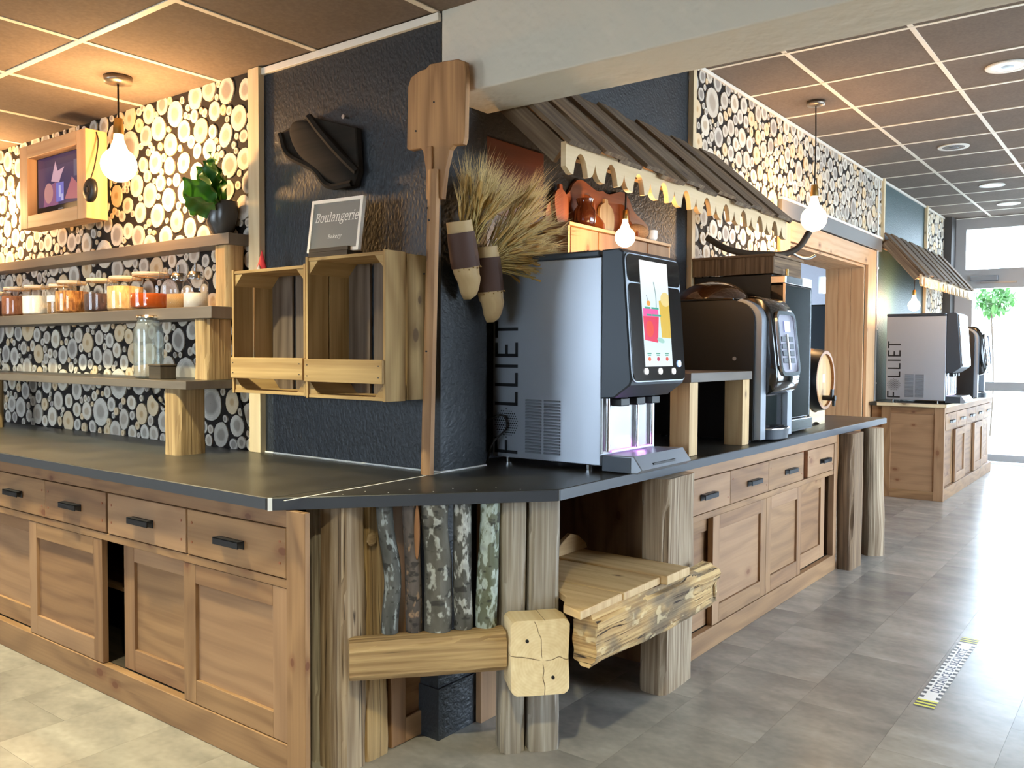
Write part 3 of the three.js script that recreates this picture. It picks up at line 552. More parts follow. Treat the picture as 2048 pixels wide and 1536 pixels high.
// ================================================================ TIMBER FRAME OF THE CORNER
{
  let t = thing('timber_post', 'thick weathered timber post at the left of the bark sticks', 'post', [0.02, 0, 0.41]);
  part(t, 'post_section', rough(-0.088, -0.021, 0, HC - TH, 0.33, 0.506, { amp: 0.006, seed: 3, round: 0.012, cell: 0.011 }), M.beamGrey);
  part(t, 'post_section', rough(-0.017, 0.094, 0, HC - TH, 0.418, 0.508, { amp: 0.006, seed: 5, round: 0.010, cell: 0.011 }), M.beam);
  part(t, 'post_section', rough(-0.017, 0.088, 0, HC - TH - 0.012, 0.325, 0.413, { amp: 0.008, seed: 8, round: 0.012, cell: 0.011 }), M.beamYellow);
  { const g = new THREE.SphereGeometry(0.02, 14, 10); g.scale(0.5, 1, 1); g.translate(0.094, 0.655, 0.40); part(t, 'branch_stub', g, M.beamYellow); }

  // posts, rail and block stand along the cut corner: local x runs along the edge, local z points outwards
  const turn = Math.atan2(-CT[1], CT[0]);
  const along = (name, label, cat, s, y, off) => { const [x, z] = onC(s, off); const o = thing(name, label, cat, [x, y, z]); o.rotation.y = turn; return o; };
  t = along('split_timber_post', 'grey timber post split by a vertical gap, right of the bark sticks', 'post', 0.748, 0, 0.085);
  lpart(t, 'post_half', rough(-0.088, -0.012, 0, HC - TH, -0.05, 0.05, { amp: 0.005, seed: 12, cell: 0.014 }), M.beamGrey);
  lpart(t, 'post_half', rough(-0.003, 0.09, 0, HC - TH, -0.055, 0.052, { amp: 0.006, seed: 17, cell: 0.014 }), M.beamGrey);
  t = along('timber_block', 'pale square end-grain timber block fixed on the split post', 'block', 0.755, 0.21, -0.02);
  { const g = rough(-0.088, 0.083, 0.005, 0.222, -0.05, 0.05, { g: 'z', amp: 0.004, seed: 23, cell: 0.016, round: 0.012 });
    const p = g.attributes.position, uv = g.attributes.uv; for (let i = 0; i < p.count; i++) uv.setXY(i, p.getX(i) + 0.1, p.getY(i)); lpart(t, 'block', g, M.endGrain); }
  lpart(t, 'screw_head', [moved(rotated(new THREE.CylinderGeometry(0.005, 0.005, 0.004, 12), Math.PI / 2, 0, 0), -0.042, 0.165, 0.052), moved(rotated(new THREE.CylinderGeometry(0.005, 0.005, 0.004, 12), Math.PI / 2, 0, 0), 0.035, 0.055, 0.052)], M.handle);
  t = along('timber_rail', 'short horizontal timber rail carrying the bark sticks', 'beam', 0.437, 0.28, 0.02);
  lpart(t, 'rail', rough(-0.222, 0.222, 0.005, 0.112, -0.02, 0.07, { g: 'x', amp: 0.006, seed: 29, cell: 0.016, round: 0.014 }), M.beamYellow);

  // five bark sticks
  const bark = (k, base, dk, li, cover) => {
    const tx = dtex(256, 256, (u, v) => {
      let c = mc(base, dk, clamp(0.1 + 1.2 * (fbm(u, v, 6, 8, 4, k) - 0.25)));
      c = mc(c, [24, 22, 20], step(0.62, 0.74, fbm(u, v, 24, 6, 3, k + 3)) * 0.6);
      const q = fbm(u, v, 15, 13, 5, k + 8) + 0.10 * (fbm(u, v, 40, 40, 2, k + 12) - 0.5); return mc(c, mc(li, base, 0.5 * fbm(u, v, 30, 30, 2, k + 5)), step(cover + 0.02, cover - 0.12, q) * 0.75);
    }, 0.4, 1); return std({ map: tx, bumpMap: tx, bumpScale: 0.004, roughness: 0.8 });
  };
  const B = [bark(5, [92, 92, 90], [50, 52, 50], [176, 186, 190], 0.40), bark(6, [98, 88, 82], [52, 46, 44], [178, 138, 100], 0.36), bark(7, [104, 100, 92], [58, 56, 48], [206, 208, 200], 0.41), bark(8, [96, 94, 90], [50, 50, 44], [224, 226, 222], 0.47), bark(9, [104, 108, 96], [72, 76, 50], [206, 220, 216], 0.53)];
  const L = ['thin dark bark stick, leftmost of the five below the counter', 'thin brown bark stick with a peeled streak, second from the left', 'thickest bark stick, in the middle of the five', 'slim crooked white-flecked bark stick, fourth of the five', 'pale lichen-covered bark stick beside the grey split post'];
  [[0.334, 0.025, 0.018], [0.402, 0.024, 0.016], [0.468, 0.040, 0.012], [0.546, 0.027, 0.02], [0.622, 0.031, 0.02]].forEach(([s, r, wob], i) => {
    const o = along('bark_stick', L[i], 'stick', s, 0.392, 0.035); o.userData.group = 'bark sticks under the counter';
    const H = HC - TH - 0.393, g = new THREE.CylinderGeometry(r * 0.95, r * 1.02, H, 22, 26, false), p = g.attributes.position, uv = g.attributes.uv;
    for (let k = 0; k < p.count; k++) {
      const y = p.getY(k) + H / 2, a = Math.atan2(p.getZ(k), p.getX(k)), rad = Math.hypot(p.getX(k), p.getZ(k)) * (1 + 0.16 * (n3(Math.cos(a) * 1.5 + 5, y * 14, Math.sin(a) * 1.5, i + 31) - 0.5));
      const wx = wob * (n3(y * 6, i, 1, 7) - 0.5) * 1.2 + (i < 2 ? (0.19 - y) * 0.05 : 0);
      p.setXYZ(k, Math.cos(a) * rad + wx, y, Math.sin(a) * rad); uv.setXY(k, y, uv.getX(k));
    }
    g.computeVertexNormals(); lpart(o, 'bark', g, B[i]);
    if (i === 1) { const q = new THREE.SphereGeometry(0.012, 12, 10); q.scale(0.7, 6.6, 0.4); q.translate(0.006, 0.29, r * 0.90); lpart(o, 'peeled_streak', q, std({ color: 0x8a5f3c, roughness: 0.85 }), 'bare orange wood'); }
  });
}
{ // bench
  const t = thing('bench', 'low bench of pale planks on a rough log beam beneath the counter', 'bench', [0.4, 0, -0.25]);
  part(t, 'log_beam', rough(0.562, 0.64, 0.288, 0.445, -0.77, 0.045, { g: 'z', amp: 0.015, seed: 41, cell: 0.011, round: 0.022, fray: -0.10 }), M.logWood);
  part(t, 'plank', slabXZ([[0.622, 0.105], [0.618, -0.135], [0.19, -0.135], [0.36, -0.105], [0.50, -0.004], [0.545, 0.075]], 0.446, 0.47, 0.003), M.plank);
  part(t, 'plank', box(0.19, 0.622, 0.446, 0.471, -0.375, -0.139, { g: 'x', b: 0.004 }), M.plank);
  part(t, 'plank', box(0.19, 0.645, 0.446, 0.476, -0.545, -0.379, { g: 'x', b: 0.004 }), M.plank);
  part(t, 'rear_beam', rough(0.19, 0.26, 0.34, 0.445, -0.60, -0.15, { g: 'z', amp: 0.006, seed: 48 }), M.beamDark);
  { const s = new THREE.Shape([[-0.11, 0], [0.11, 0], [0.10, 0.02], [0.05, 0.055], [0, 0.07], [-0.05, 0.05], [-0.10, 0.02]].map(([a, b]) => new THREE.Vector2(a, b))); const g = extrude(s, 0.02, { bevel: 0.002 }); g.rotateY(Math.PI / 2); g.translate(0.20, 0.476, -0.46); part(t, 'back_board', bmap(g, 'z'), M.plank); }
  let p = thing('timber_post', 'square timber post carrying the counter behind the bench', 'post', [0.5, 0, -0.64]);
  part(p, 'post', rough(0.445, 0.549, 0, HC - TH, -0.80, -0.557, { amp: 0.008, seed: 52, cell: 0.018, round: 0.02 }), M.beam);
  p = thing('timber_post', 'thick brown timber post at the far end of the drawers', 'post', [0.51, 0, -2.86]);
  part(p, 'post', rough(0.465, 0.555, 0, HC - TH, -2.97, -2.765, { amp: 0.008, seed: 58, cell: 0.02, round: 0.02 }), M.beamDark);
  p = thing('timber_post', 'knotty round log post at the far end of the counter', 'post', [0.54, 0, -3.3]);
  { const g = new THREE.CylinderGeometry(0.062, 0.07, HC - TH, 20, 24), q = g.attributes.position; for (let k = 0; k < q.count; k++) { const y = q.getY(k), a = Math.atan2(q.getZ(k), q.getX(k)), r = Math.hypot(q.getX(k), q.getZ(k)) * (1 + 0.22 * (n3(Math.cos(a) * 1.6, y * 8, Math.sin(a) * 1.6, 61) - 0.5)); q.setXYZ(k, Math.cos(a) * r + 0.02 * (n3(y * 4, 1, 2, 3) - 0.5), y, Math.sin(a) * r); } g.computeVertexNormals(); g.translate(0.52, (HC - TH) / 2, -3.28); const uv = g.attributes.uv; for (let k = 0; k < uv.count; k++) uv.setXY(k, uv.getY(k) * 0.76, uv.getX(k) * 0.6); part(p, 'log', g, M.beam); }
}

// ================================================================ FAR CABINET
{
  const F = 0.487, Z1 = -5.56, Z0 = -7.95, T = 0.77;
  const t = thing('cabinet', 'pine cabinet with panelled end standing near the glass door', 'cabinet', [0.24, 0, -6.7]);
  framedDoor(t, 0.0, F, 0, T, Z1, 'x', 0.03, 0.075, 0).name = 'end_panel';
  part(t, 'carcass', box(-0.085, F - 0.03, 0.09, T, Z0, Z1 - 0.03, { g: 'z' }), M.pineDeep);
  part(t, 'base_rail', box(F - 0.03, F, 0, 0.1, Z0, Z1 - 0.03, { g: 'z', b: 0.002 }), M.pine);
  part(t, 'top_rail', box(F - 0.03, F, 0.72, T, Z0, Z1 - 0.03, { g: 'z', b: 0.002 }), M.pinePale);
  for (let k = 0; k < 5; k++) {
    const a = Z1 - 0.04 - (k + 1) * 0.46, b = Z1 - 0.045 - k * 0.46; const d = sub(t, 'drawer'); part(d, 'drawer_front', box(F - 0.022, F + 0.002, 0.58, 0.715, a + 0.004, b, { g: 'z', b: 0.003 }), woods[k % 3]); handleBar(d, F + 0.002, 0.645, (a + b) / 2, 'z');
    framedDoor(t, a - 0.005, b, 0.104, 0.56, F - (k % 2 ? 0.004 : 0.028), 'z', 0.02, 0.062, k);
  }
  const w = thing('worktop', 'pale-edged worktop of the far cabinet', 'worktop', [0.2, T, -6.7]);
  part(w, 'slab', box(-0.09, 0.50, T, 0.798, -8.0, -5.53, { b: 0.003 }), M.slate);
  part(w, 'edge_band', [box(-0.03, 0.502, T + 0.001, 0.797, -5.531, -5.525), box(0.499, 0.504, T + 0.001, 0.797, -8.0, -5.525)], M.trimPale, 'pale wooden edge');
}

// ================================================================ SHELVES AND WHAT STANDS ON THEM
{
  const X1 = -1.015, X0 = -4.6;
  const sh = (y0, y1, d, label, m) => { const t = thing('wall_shelf', label, 'shelf', [-2.5, y0, d / 2]); part(t, 'board', box(X0, X1, y0, y1, 0.008, d, { b: 0.002 }), m); return t; };
  sh(1.618, 1.662, 0.108, 'narrow top shelf of the slice wall carrying the plant', M.shelf);
  sh(1.325, 1.372, 0.187, 'middle shelf of the slice wall carrying the glass jars', M.shelf);
  const t = sh(1.052, 1.084, 0.295, 'deep lowest shelf of the slice wall with the tall bottle', M.slate);
  part(t, 'edge_band', [box(X0, X1, 1.053, 1.083, 0.294, 0.2985), box(X1 - 0.001, X1 + 0.003, 1.053, 1.083, 0.01, 0.2985)], M.shelf);
  const po = (x0, x1, y0, y1, z0, z1, label, m, seed) => { const p = thing('shelf_post', label, 'post', [(x0 + x1) / 2, y0, (z0 + z1) / 2]); part(p, 'post', rough(x0, x1, y0, y1, z0, z1, { amp: 0.004, seed, cell: 0.016, round: 0.012 }), m); };
  po(-1.13, -1.03, 1.373, 1.617, 0.02, 0.10, 'rounded timber prop between the top and middle shelves', M.beamYellow, 71);
  po(-1.15, -1.06, 1.085, 1.324, 0.055, 0.178, 'split timber prop between the middle and lowest shelves', M.beamYellow, 75);
  po(-1.19, -1.09, HC, 1.051, 0.16, 0.285, 'split timber prop between the worktop and the lowest shelf', M.beamYellow, 79);
  po(-3.0, -2.9, HC, 1.051, 0.16, 0.285, 'timber prop under the lowest shelf at the far left', M.beamYellow, 83);
  // hanging cables under the lowest shelf
  const c = (pts, label) => { const k = thing('cable', label, 'cable', pts[0]); part(k, 'wire', tube(pts, 0.005, 30, 6), M.cord); };
  c([[-1.75, 1.05, 0.02], [-1.72, 0.99, 0.015], [-1.62, 0.94, 0.012], [-1.5, 0.905, 0.012], [-1.42, 0.885, 0.012]], 'black cable curving across the slices left of the low prop');
  c([[-1.30 + 0.2, 1.05, 0.02], [-1.07, 0.97, 0.014], [-1.04, 0.90, 0.014], [-1.012, 0.875, 0.014]], 'black cable curving across the slices right of the low prop');
}
// swing-top jars
const frost = phys({ color: 0xe4dcd0, roughness: 0.25, transmission: 0.35, thickness: 0 });
const fill = (a, b, k, f = 18) => { const t = dtex(128, 128, (u, v) => mc(a, b, clamp(1.6 * (fbm(u, v, f, f, 3, k) - 0.2))), 0.08, 0.08); return std({ map: t, bumpMap: t, bumpScale: 0.004, roughness: 0.8 }); };
function jar(x, z, y, r, h, label, content, level, { lid = frost, tag } = {}) {
  const t = thing('glass_jar', label, 'jar', [x, y, z], 'preserving jars on the middle shelf');
  lpart(t, 'glass', lathe([[0, 0.002], [r * 0.9, 0.002], [r, 0.012], [r, h * 0.68], [r * 0.92, h * 0.76], [r * 0.8, h * 0.82], [r * 0.82, h * 0.86]], 28), M.glass);
  const g = lathe([[0, 0.006], [r * 0.88, 0.006], [r * 0.955, 0.016], [r * 0.955, h * level], [r * 0.5, h * level + 0.004], [0, h * level + 0.006]], 28); const uv = g.attributes.uv; for (let i = 0; i < uv.count; i++) uv.setXY(i, uv.getX(i) * r * 6.28, uv.getY(i) * h); lpart(t, 'content', g, content);
  lpart(t, 'rubber_ring', moved(rotated(new THREE.TorusGeometry(r * 0.83, 0.003, 6, 28), Math.PI / 2, 0, 0), 0, h * 0.88, 0), std({ color: 0xc9a77a, roughness: 0.7 }));
  lpart(t, 'lid', lathe([[r * 0.86, h * 0.89], [r * 0.88, h * 0.93], [r * 0.84, h * 0.965], [r * 0.5, h * 0.98], [0, h * 0.97]], 28), lid);
  lpart(t, 'wire_clip', join([tube([[r * 0.86, h * 0.8, 0.012], [r * 0.98, h * 0.9, 0.012], [r * 0.8, h, 0]], 0.0015, 12, 5), tube([[r * 0.86, h * 0.8, -0.012], [r * 0.98, h * 0.9, -0.012], [r * 0.8, h, 0]], 0.0015, 12, 5)]), M.steel);
  if (tag) lpart(t, 'paper_label', rotated(new THREE.CylinderGeometry(r * 1.01, r * 1.01, h * 0.2, 16, 1, true, -0.2, 1.1), 0, 0, 0).translate(0, h * 0.5, 0), M.pvc);
  return t;
}
const Y2 = 1.372;
jar(-3.08, 0.1, Y2, 0.055, 0.14, 'glass jar of dark red jam, leftmost on the middle shelf', fill([74, 28, 30], [44, 14, 18], 1), 0.6);
jar(-2.885, 0.1, Y2, 0.072, 0.158, 'glass jar of brown cocoa powder next to the sugar jar', fill([150, 98, 66], [118, 70, 44], 2), 0.66);
jar(-2.655, 0.1, Y2, 0.07, 0.158, 'glass jar of white sugar', fill([240, 238, 232], [222, 218, 208], 3), 0.62);
jar(-2.46, 0.075, Y2, 0.062, 0.158, 'glass jar with a paper label and brown grains', fill([166, 128, 86], [112, 80, 48], 4), 0.5, { tag: true });
jar(-2.262, 0.115, Y2, 0.075, 0.162, 'glass jar full of golden granola', fill([206, 152, 84], [110, 66, 30], 5, 10), 0.66);
jar(-2.012, 0.1, Y2, 0.076, 0.162, 'glass jar of dark chocolate puffs', fill([84, 62, 62], [40, 26, 28], 6, 10), 0.52);
jar(-1.802, 0.1, Y2, 0.078, 0.162, 'glass jar of pale oat flakes beside the honey', fill([232, 206, 152], [186, 148, 92], 7, 10), 0.68);
{ const h = jar(-1.592, 0.1, Y2, 0.088, 0.168, 'largest jar, half full of amber honey', phys({ color: 0xa04a14, roughness: 0.1, clearcoat: 1 }), 0.42); }
function sugarBottle(x, label, m) {
  const t = thing('sugar_dispenser', label, 'dispenser', [x, Y2, 0.095], 'sugar dispensers on the middle shelf'), r = 0.05;
  lpart(t, 'glass', lathe([[0, 0.002], [r, 0.004], [r, 0.105], [r * 0.6, 0.128], [r * 0.5, 0.14]], 24), M.glass);
  lpart(t, 'content', lathe([[0, 0.004], [r * 0.94, 0.005], [r * 0.94, 0.062], [0, 0.066]], 24), m);
  lpart(t, 'cap', lathe([[0, 0.15], [r * 0.55, 0.15], [r * 0.62, 0.13], [r * 0.62, 0.122]], 20), M.chrome);
  lpart(t, 'spout', cyl(0, 0.15, 0.185, 0, 0.007, 0.006, 10), M.chrome);
}
sugarBottle(-1.385, 'slim glass dispenser of brown sugar', fill([200, 164, 112], [164, 122, 72], 8));
sugarBottle(-1.262, 'slim glass dispenser of white sugar beside the prop', fill([240, 238, 230], [216, 212, 200], 9));
{ // tall bottle and little box on the lowest shelf
  const canGlass = phys({ color: 0xdde4e6, transmission: 0.8, thickness: 0, roughness: 0.08, clearcoat: 1, clearcoatRoughness: 0.03 });
  const t = thing('glass_bottle', 'tall clear glass canister with a handful of muesli at its bottom', 'bottle', [-1.44, 1.084, 0.2]), r = 0.058;
  lpart(t, 'glass', lathe([[0, 0.002], [r * 0.9, 0.002], [r, 0.012], [r, 0.2], [r * 0.8, 0.226], [r * 0.72, 0.236], [r * 0.78, 0.25]], 28), canGlass);
  lpart(t, 'content', lathe([[0, 0.005], [r * 0.9, 0.006], [r * 0.93, 0.012], [r * 0.93, 0.05], [0, 0.06]], 24), fill([216, 190, 150], [120, 84, 54], 10, 8));
  lpart(t, 'lid', lathe([[0, 0.262], [r * 0.8, 0.26], [r * 0.84, 0.248]], 24), M.chrome);
  const b = thing('small_box', 'small dark brown box beside the tall canister', 'box', [-1.322, 1.084, 0.21]);
  lpart(b, 'body', box(-0.043, 0.043, 0.0, 0.052, -0.035, 0.035, { b: 0.003 }), M.oldDark); lpart(b, 'lid', box(-0.045, 0.045, 0.0525, 0.06, -0.037, 0.037, { b: 0.002 }), M.oldDark);
}
{ // plant in a slanted vase on the top shelf
  const t = thing('potted_plant', 'green broad-leaved plant in a slanted dark vase on the top shelf', 'plant', [-1.125, 1.662, 0.06]);
  const g = new THREE.CylinderGeometry(0.05, 0.042, 0.09, 28, 12, true), p = g.attributes.position;
  for (let i = 0; i < p.count; i++) { let y = p.getY(i) + 0.045; const f = y / 0.09, x = p.getX(i) * (0.9 + 0.5 * Math.sin(f * 2.2)), z = p.getZ(i) * (0.9 + 0.3 * Math.sin(f * 2.2)); y *= 1 + 0.5 * f * clamp(x / 0.05, -0.9, 1); p.setXYZ(i, x, y, z); }
  g.computeVertexNormals(); const vm = std({ color: 0x4a4642, roughness: 0.25 }); vm.side = THREE.DoubleSide; const vs = lpart(t, 'vase', [g, moved(rotated(new THREE.CircleGeometry(0.045, 24), Math.PI / 2, 0, 0), 0, 0.001, 0)], vm);
  lpart(vs, 'soil', moved(rotated(new THREE.CircleGeometry(0.048, 24), -Math.PI / 2, 0, 0), 0, 0.055, 0), std({ color: 0x2a1c12, roughness: 1 }));
  const lm = phys({ color: 0x2f6a1e, roughness: 0.45, transmission: 0.25, thickness: 0 }); lm.side = THREE.DoubleSide;
  const leaf = (L, W, fold) => { const g2 = new THREE.PlaneGeometry(1, 1, 8, 12), q = g2.attributes.position; for (let i = 0; i < q.count; i++) { const a = q.getY(i) + 0.5, b = q.getX(i) * 2, w = Math.sin(Math.PI * Math.pow(a, 0.75)) * W; q.setXYZ(i, b * w, a * L, Math.abs(b) * fold * w + 0.25 * L * a * a - 0.01 * Math.sin(a * 20) * b); } g2.computeVertexNormals(); return g2; };
  for (const [x, y, z, rx, ry, rz, L, W] of [[-0.01, 0.10, 0.02, 0.5, 0.3, 0.5, 0.17, 0.075], [0.01, 0.12, 0.02, 0.35, -0.2, -0.35, 0.16, 0.07], [0, 0.13, 0.0, 0.2, 0.2, 0.12, 0.17, 0.07], [-0.02, 0.2, 0.0, 0.4, 0.4, 0.7, 0.11, 0.05], [0.02, 0.22, 0.0, 0.5, -0.3, -0.8, 0.10, 0.045], [0.0, 0.21, 0.01, 0.2, 0, -0.1, 0.12, 0.045], [-0.015, 0.08, 0.025, 0.9, 0.2, 0.25, 0.15, 0.06]]) {
    const l = leaf(L, W, 0.35); l.rotateX(rx); l.rotateZ(rz); l.rotateY(ry); l.translate(x, y, z); lpart(t, 'leaf', l, lm);
  }
  const sm2 = std({ color: 0x8f9a5a, roughness: 0.6 });
  for (const [a, b] of [[-0.012, 0.02], [0.006, 0.01], [0.012, -0.01]]) lpart(t, 'stem', tube([[a, 0.05, b], [a * 0.8, 0.14, b], [a * 1.6, 0.24, b * 0.5]], 0.0035, 12, 6), sm2);
}
{ // television in a wooden box frame
  const t = thing('television', 'small television with a purple picture in a thick pine box frame', 'television', [-2.27, 1.79, 0.1]);
  const x0 = -2.60, x1 = -1.945, y0 = 1.79, y1 = 2.19, z0 = 0.1, z1 = 0.2, w = 0.082;
  part(t, 'frame_side', box(x0, x0 + w, y0, y1, z0, z1, { g: 'y', b: 0.003 }), M.casing); part(t, 'frame_side', box(x1 - w, x1, y0, y1, z0, z1, { g: 'y', b: 0.003 }), M.casing);
  part(t, 'frame_top', box(x0 + w, x1 - w, y1 - 0.062, y1, z0, z1, { b: 0.003 }), M.casing); part(t, 'frame_bottom', box(x0 + w, x1 - w, y0, y0 + 0.062, z0, z1, { b: 0.003 }), M.casing);
  part(t, 'bracket', box(-2.4, -2.1, 1.9, 2.08, 0.008, 0.1), M.black);
  const c = document.createElement('canvas'); c.width = 512; c.height = 340; const q = c.getContext('2d');
  q.fillStyle = '#4d4166'; q.fillRect(0, 0, 512, 340); q.fillStyle = '#39315a'; q.fillRect(0, 0, 512, 70);
  q.fillStyle = '#a4688a'; q.beginPath(); q.moveTo(60, 340); q.lineTo(80, 210); q.lineTo(210, 180); q.lineTo(230, 340); q.fill();
  q.fillStyle = '#d89a94'; q.beginPath(); q.ellipse(120, 250, 50, 70, 0, 0, 7); q.fill();
  q.fillStyle = '#e8b8c6'; q.beginPath(); q.moveTo(150, 170); q.lineTo(180, 90); q.lineTo(200, 40); q.lineTo(225, 110); q.lineTo(300, 90); q.lineTo(260, 150); q.lineTo(240, 190); q.closePath(); q.fill();
  q.fillStyle = '#8c86d8'; q.fillRect(205, 190, 85, 130); q.fillStyle = '#d4d0f6'; q.fillRect(235, 210, 22, 80); q.fillRect(262, 270, 20, 46);
  q.fillStyle = '#c87880'; q.beginPath(); q.moveTo(300, 310); q.lineTo(380, 170); q.lineTo(512, 290); q.lineTo(512, 330); q.fill();
  q.fillStyle = '#6e6a82'; q.fillRect(400, 60, 112, 110); q.fillStyle = '#b69af0'; q.fillRect(460, 50, 52, 26);
  const tx = new THREE.CanvasTexture(c); tx.colorSpace = THREE.SRGBColorSpace;
  const v = t;
  part(v, 'casing', box(x0 + w, x1 - w, y0 + 0.062, y1 - 0.062, 0.12, 0.155), M.black);
  const g = new THREE.PlaneGeometry(0.455, 0.235); g.translate((x0 + x1) / 2, 2.008, 0.1565); part(v, 'screen', g, std({ color: 0x050505, emissiveMap: tx, emissive: 0xffffff, emissiveIntensity: 0.75, roughness: 0.25 }));
  part(v, 'logo', box(-2.30, -2.25, 1.867, 1.874, 0.155, 0.1562), M.silver);
  const d = thing('hanging_disc', 'round black disc hanging by a cord from the television frame', 'disc', [-1.85, 1.85, 0.22]);
  const di = rotated(lathe([[0.012, 0.012], [0.02, 0.016], [0.04, 0.014], [0.052, 0.006], [0.052, -0.006], [0, -0.008]], 28), Math.PI / 2, 0, 0); di.translate(-1.835, 1.895, 0.235); part(d, 'disc', di, M.black);
  part(d, 'hub', rotated(new THREE.CylinderGeometry(0.012, 0.012, 0.02, 16), Math.PI / 2, 0, 0).translate(-1.835, 1.895, 0.24), M.oldDark);
  part(d, 'cord', tube([[-1.946, 2.18, 0.15], [-1.90, 2.13, 0.165], [-1.85, 2.0, 0.21], [-1.836, 1.945, 0.233]], 0.003, 16, 5), M.cord);
}

// ================================================================ PENDANT LAMPS
function pendant(name, label, x, yTop, z, yBulb, r, mBulb, power, { canopy = true, group } = {}) {
  const t = thing(name, label, 'lamp', [x, yBulb - r, z], group), o = yBulb - r, tip = yBulb + r * 1.75;
  if (canopy) lpart(t, 'canopy', lathe([[0, yTop - o - 0.03], [0.02, yTop - o - 0.03], [0.052, yTop - o - 0.024], [0.055, yTop - o - 0.001], [0, yTop - o - 0.001]], 28), M.nickel);
  lpart(t, 'cord', tube([[0, yTop - o - 0.02, 0], [0.004, (yTop + tip) / 2 - o + 0.03, 0.002], [0, tip + r * 0.8 - o, 0]], 0.004, 12, 6), M.cord);
  lpart(t, 'socket', lathe([[0, tip + r * 0.95 - o], [r * 0.24, tip + r * 0.9 - o], [r * 0.30, tip + r * 0.3 - o], [r * 0.30, tip - o]], 20), M.brass);
  const n = 12, pr = [[r * 0.26, tip - o], [r * 0.28, tip - r * 0.3 - o]]; for (let i = 2; i <= n; i++) { const a = i / n * Math.PI; pr.push([Math.sin(a) * r, r + Math.cos(a) * r]); } pr[pr.length - 1][0] = 0;
  lpart(t, 'bulb', lathe(pr, 28), mBulb);
  const l = new THREE.PointLight(WARM, power, 0, 2); l.name = 'filament'; l.position.set(0, r, 0); l.castShadow = true; l.shadow.radius = 1.5; t.add(l); return t;
}
pendant('pendant_lamp', 'glowing globe pendant hanging before the shelf wall near the television', -1.506, HL, 0.283, 1.955, 0.07, M.bulb, LAMP.pendant, { group: 'globe pendants' });
pendant('pendant_lamp', 'glowing globe pendant before the shelf wall left of the television', -3.15, HL, 0.283, 1.955, 0.07, M.bulb, LAMP.pendant, { group: 'globe pendants' });
pendant('pendant_lamp', 'glowing globe pendant hanging before the wooden doorway', 0.165, HR, -3.229, 2.03, 0.078, M.bulb, LAMP.pendantFar, { group: 'globe pendants' });
pendant('hanging_bulb', 'bright bare bulb hanging above the nearest drink machine', 0.2, 1.971, -0.86, 1.655, 0.04, M.bulbSmall, LAMP.small, { canopy: false, group: 'bare bulbs under the awnings' });
pendant('hanging_bulb', 'bare bulb hanging above the far drink machine', 0.1, 2.004, -6.19, 1.64, 0.052, M.bulbSmall, LAMP.small * 4, { canopy: false, group: 'bare bulbs under the awnings' });

// ================================================================ CRATES, SIGN, PEEL, CLOGS ON THE DARK WALL
function crate(x0, x1, y0, y1, d, label) {
  const t = thing('wooden_crate', label, 'crate', [(x0 + x1) / 2, y0, d / 2], 'fruit crates hung on the dark wall'), th = 0.011, h = y1 - y0, w = x1 - x0;
  const old = M.crateOld, m = M.crate;
  const sl = (w0) => (w0 - 0.012) / 2;
  // upright side boards, two each, hanging open side forwards
  for (const [xa, xb] of [[x0, x0 + th], [x1 - th, x1]]) { const s = sl(d); part(t, 'side_board', box(xa, xb, y0, y1, 0.004, 0.004 + s, { g: 'y', b: 0.001 }), m); part(t, 'side_board', box(xa, xb, y0 - 0.002, y1 + 0.004, d - s, d, { g: 'y', b: 0.001 }), m); }
  const bw = (w - 2 * th - 0.018) / 3.2;
  for (let k = 0; k < 3; k++) part(t, 'back_board', box(x0 + th + 0.004 + k * (bw + 0.02), x0 + th + 0.004 + k * (bw + 0.02) + bw, y0 + 0.01, y1 - 0.01, 0.003, 0.012, { g: 'y', b: 0.001 }), old);
  for (const [ya, yb] of [[y0, y0 + th], [y1 - th, y1]]) { const s = sl(d); part(t, 'end_board', box(x0 + th, x1 - th, ya, yb, 0.014, 0.01 + s, { b: 0.001 }), m); part(t, 'end_board', box(x0 + th, x1 - th, ya, yb, d - s, d - 0.004, { b: 0.001 }), m); }
  part(t, 'front_board', box(x0 + 0.004, x1 - 0.004, y0 + 0.055, y0 + 0.132, d + 0.0005, d + 0.011, { b: 0.0015 }), m);
  for (const [sx, sy] of [[1, 1], [-1, 1], [1, -1], [-1, -1]]) {
    const cx = sx > 0 ? x0 + th : x1 - th, cy = sy > 0 ? y0 + th : y1 - th, a = 0.045;
    const g = extrude([[cx, cy], [cx + sx * a, cy], [cx, cy + sy * a]].sort(() => 0), d - 0.02); g.translate(0, 0, 0.012); part(t, 'corner_block', bmap(g.index ? g.toNonIndexed() : g, 'z'), m);
  }
  part(t, 'nail', [[x0 + 0.02, y0 + 0.075], [x0 + 0.02, y0 + 0.112], [x1 - 0.02, y0 + 0.075], [x1 - 0.02, y0 + 0.112]].map(([a, b]) => rotated(new THREE.CylinderGeometry(0.002, 0.002, 0.002, 8), Math.PI / 2, 0, 0).translate(a, b, d + 0.0118)), M.handle);
  return t;
}
crate(-0.448, -0.06, 1.04, 1.518, 0.195, 'large wooden crate on the dark wall carrying the bakery sign');
crate(-0.885, -0.462, 1.043, 1.497, 0.185, 'smaller wooden crate on the dark wall next to the shelves');
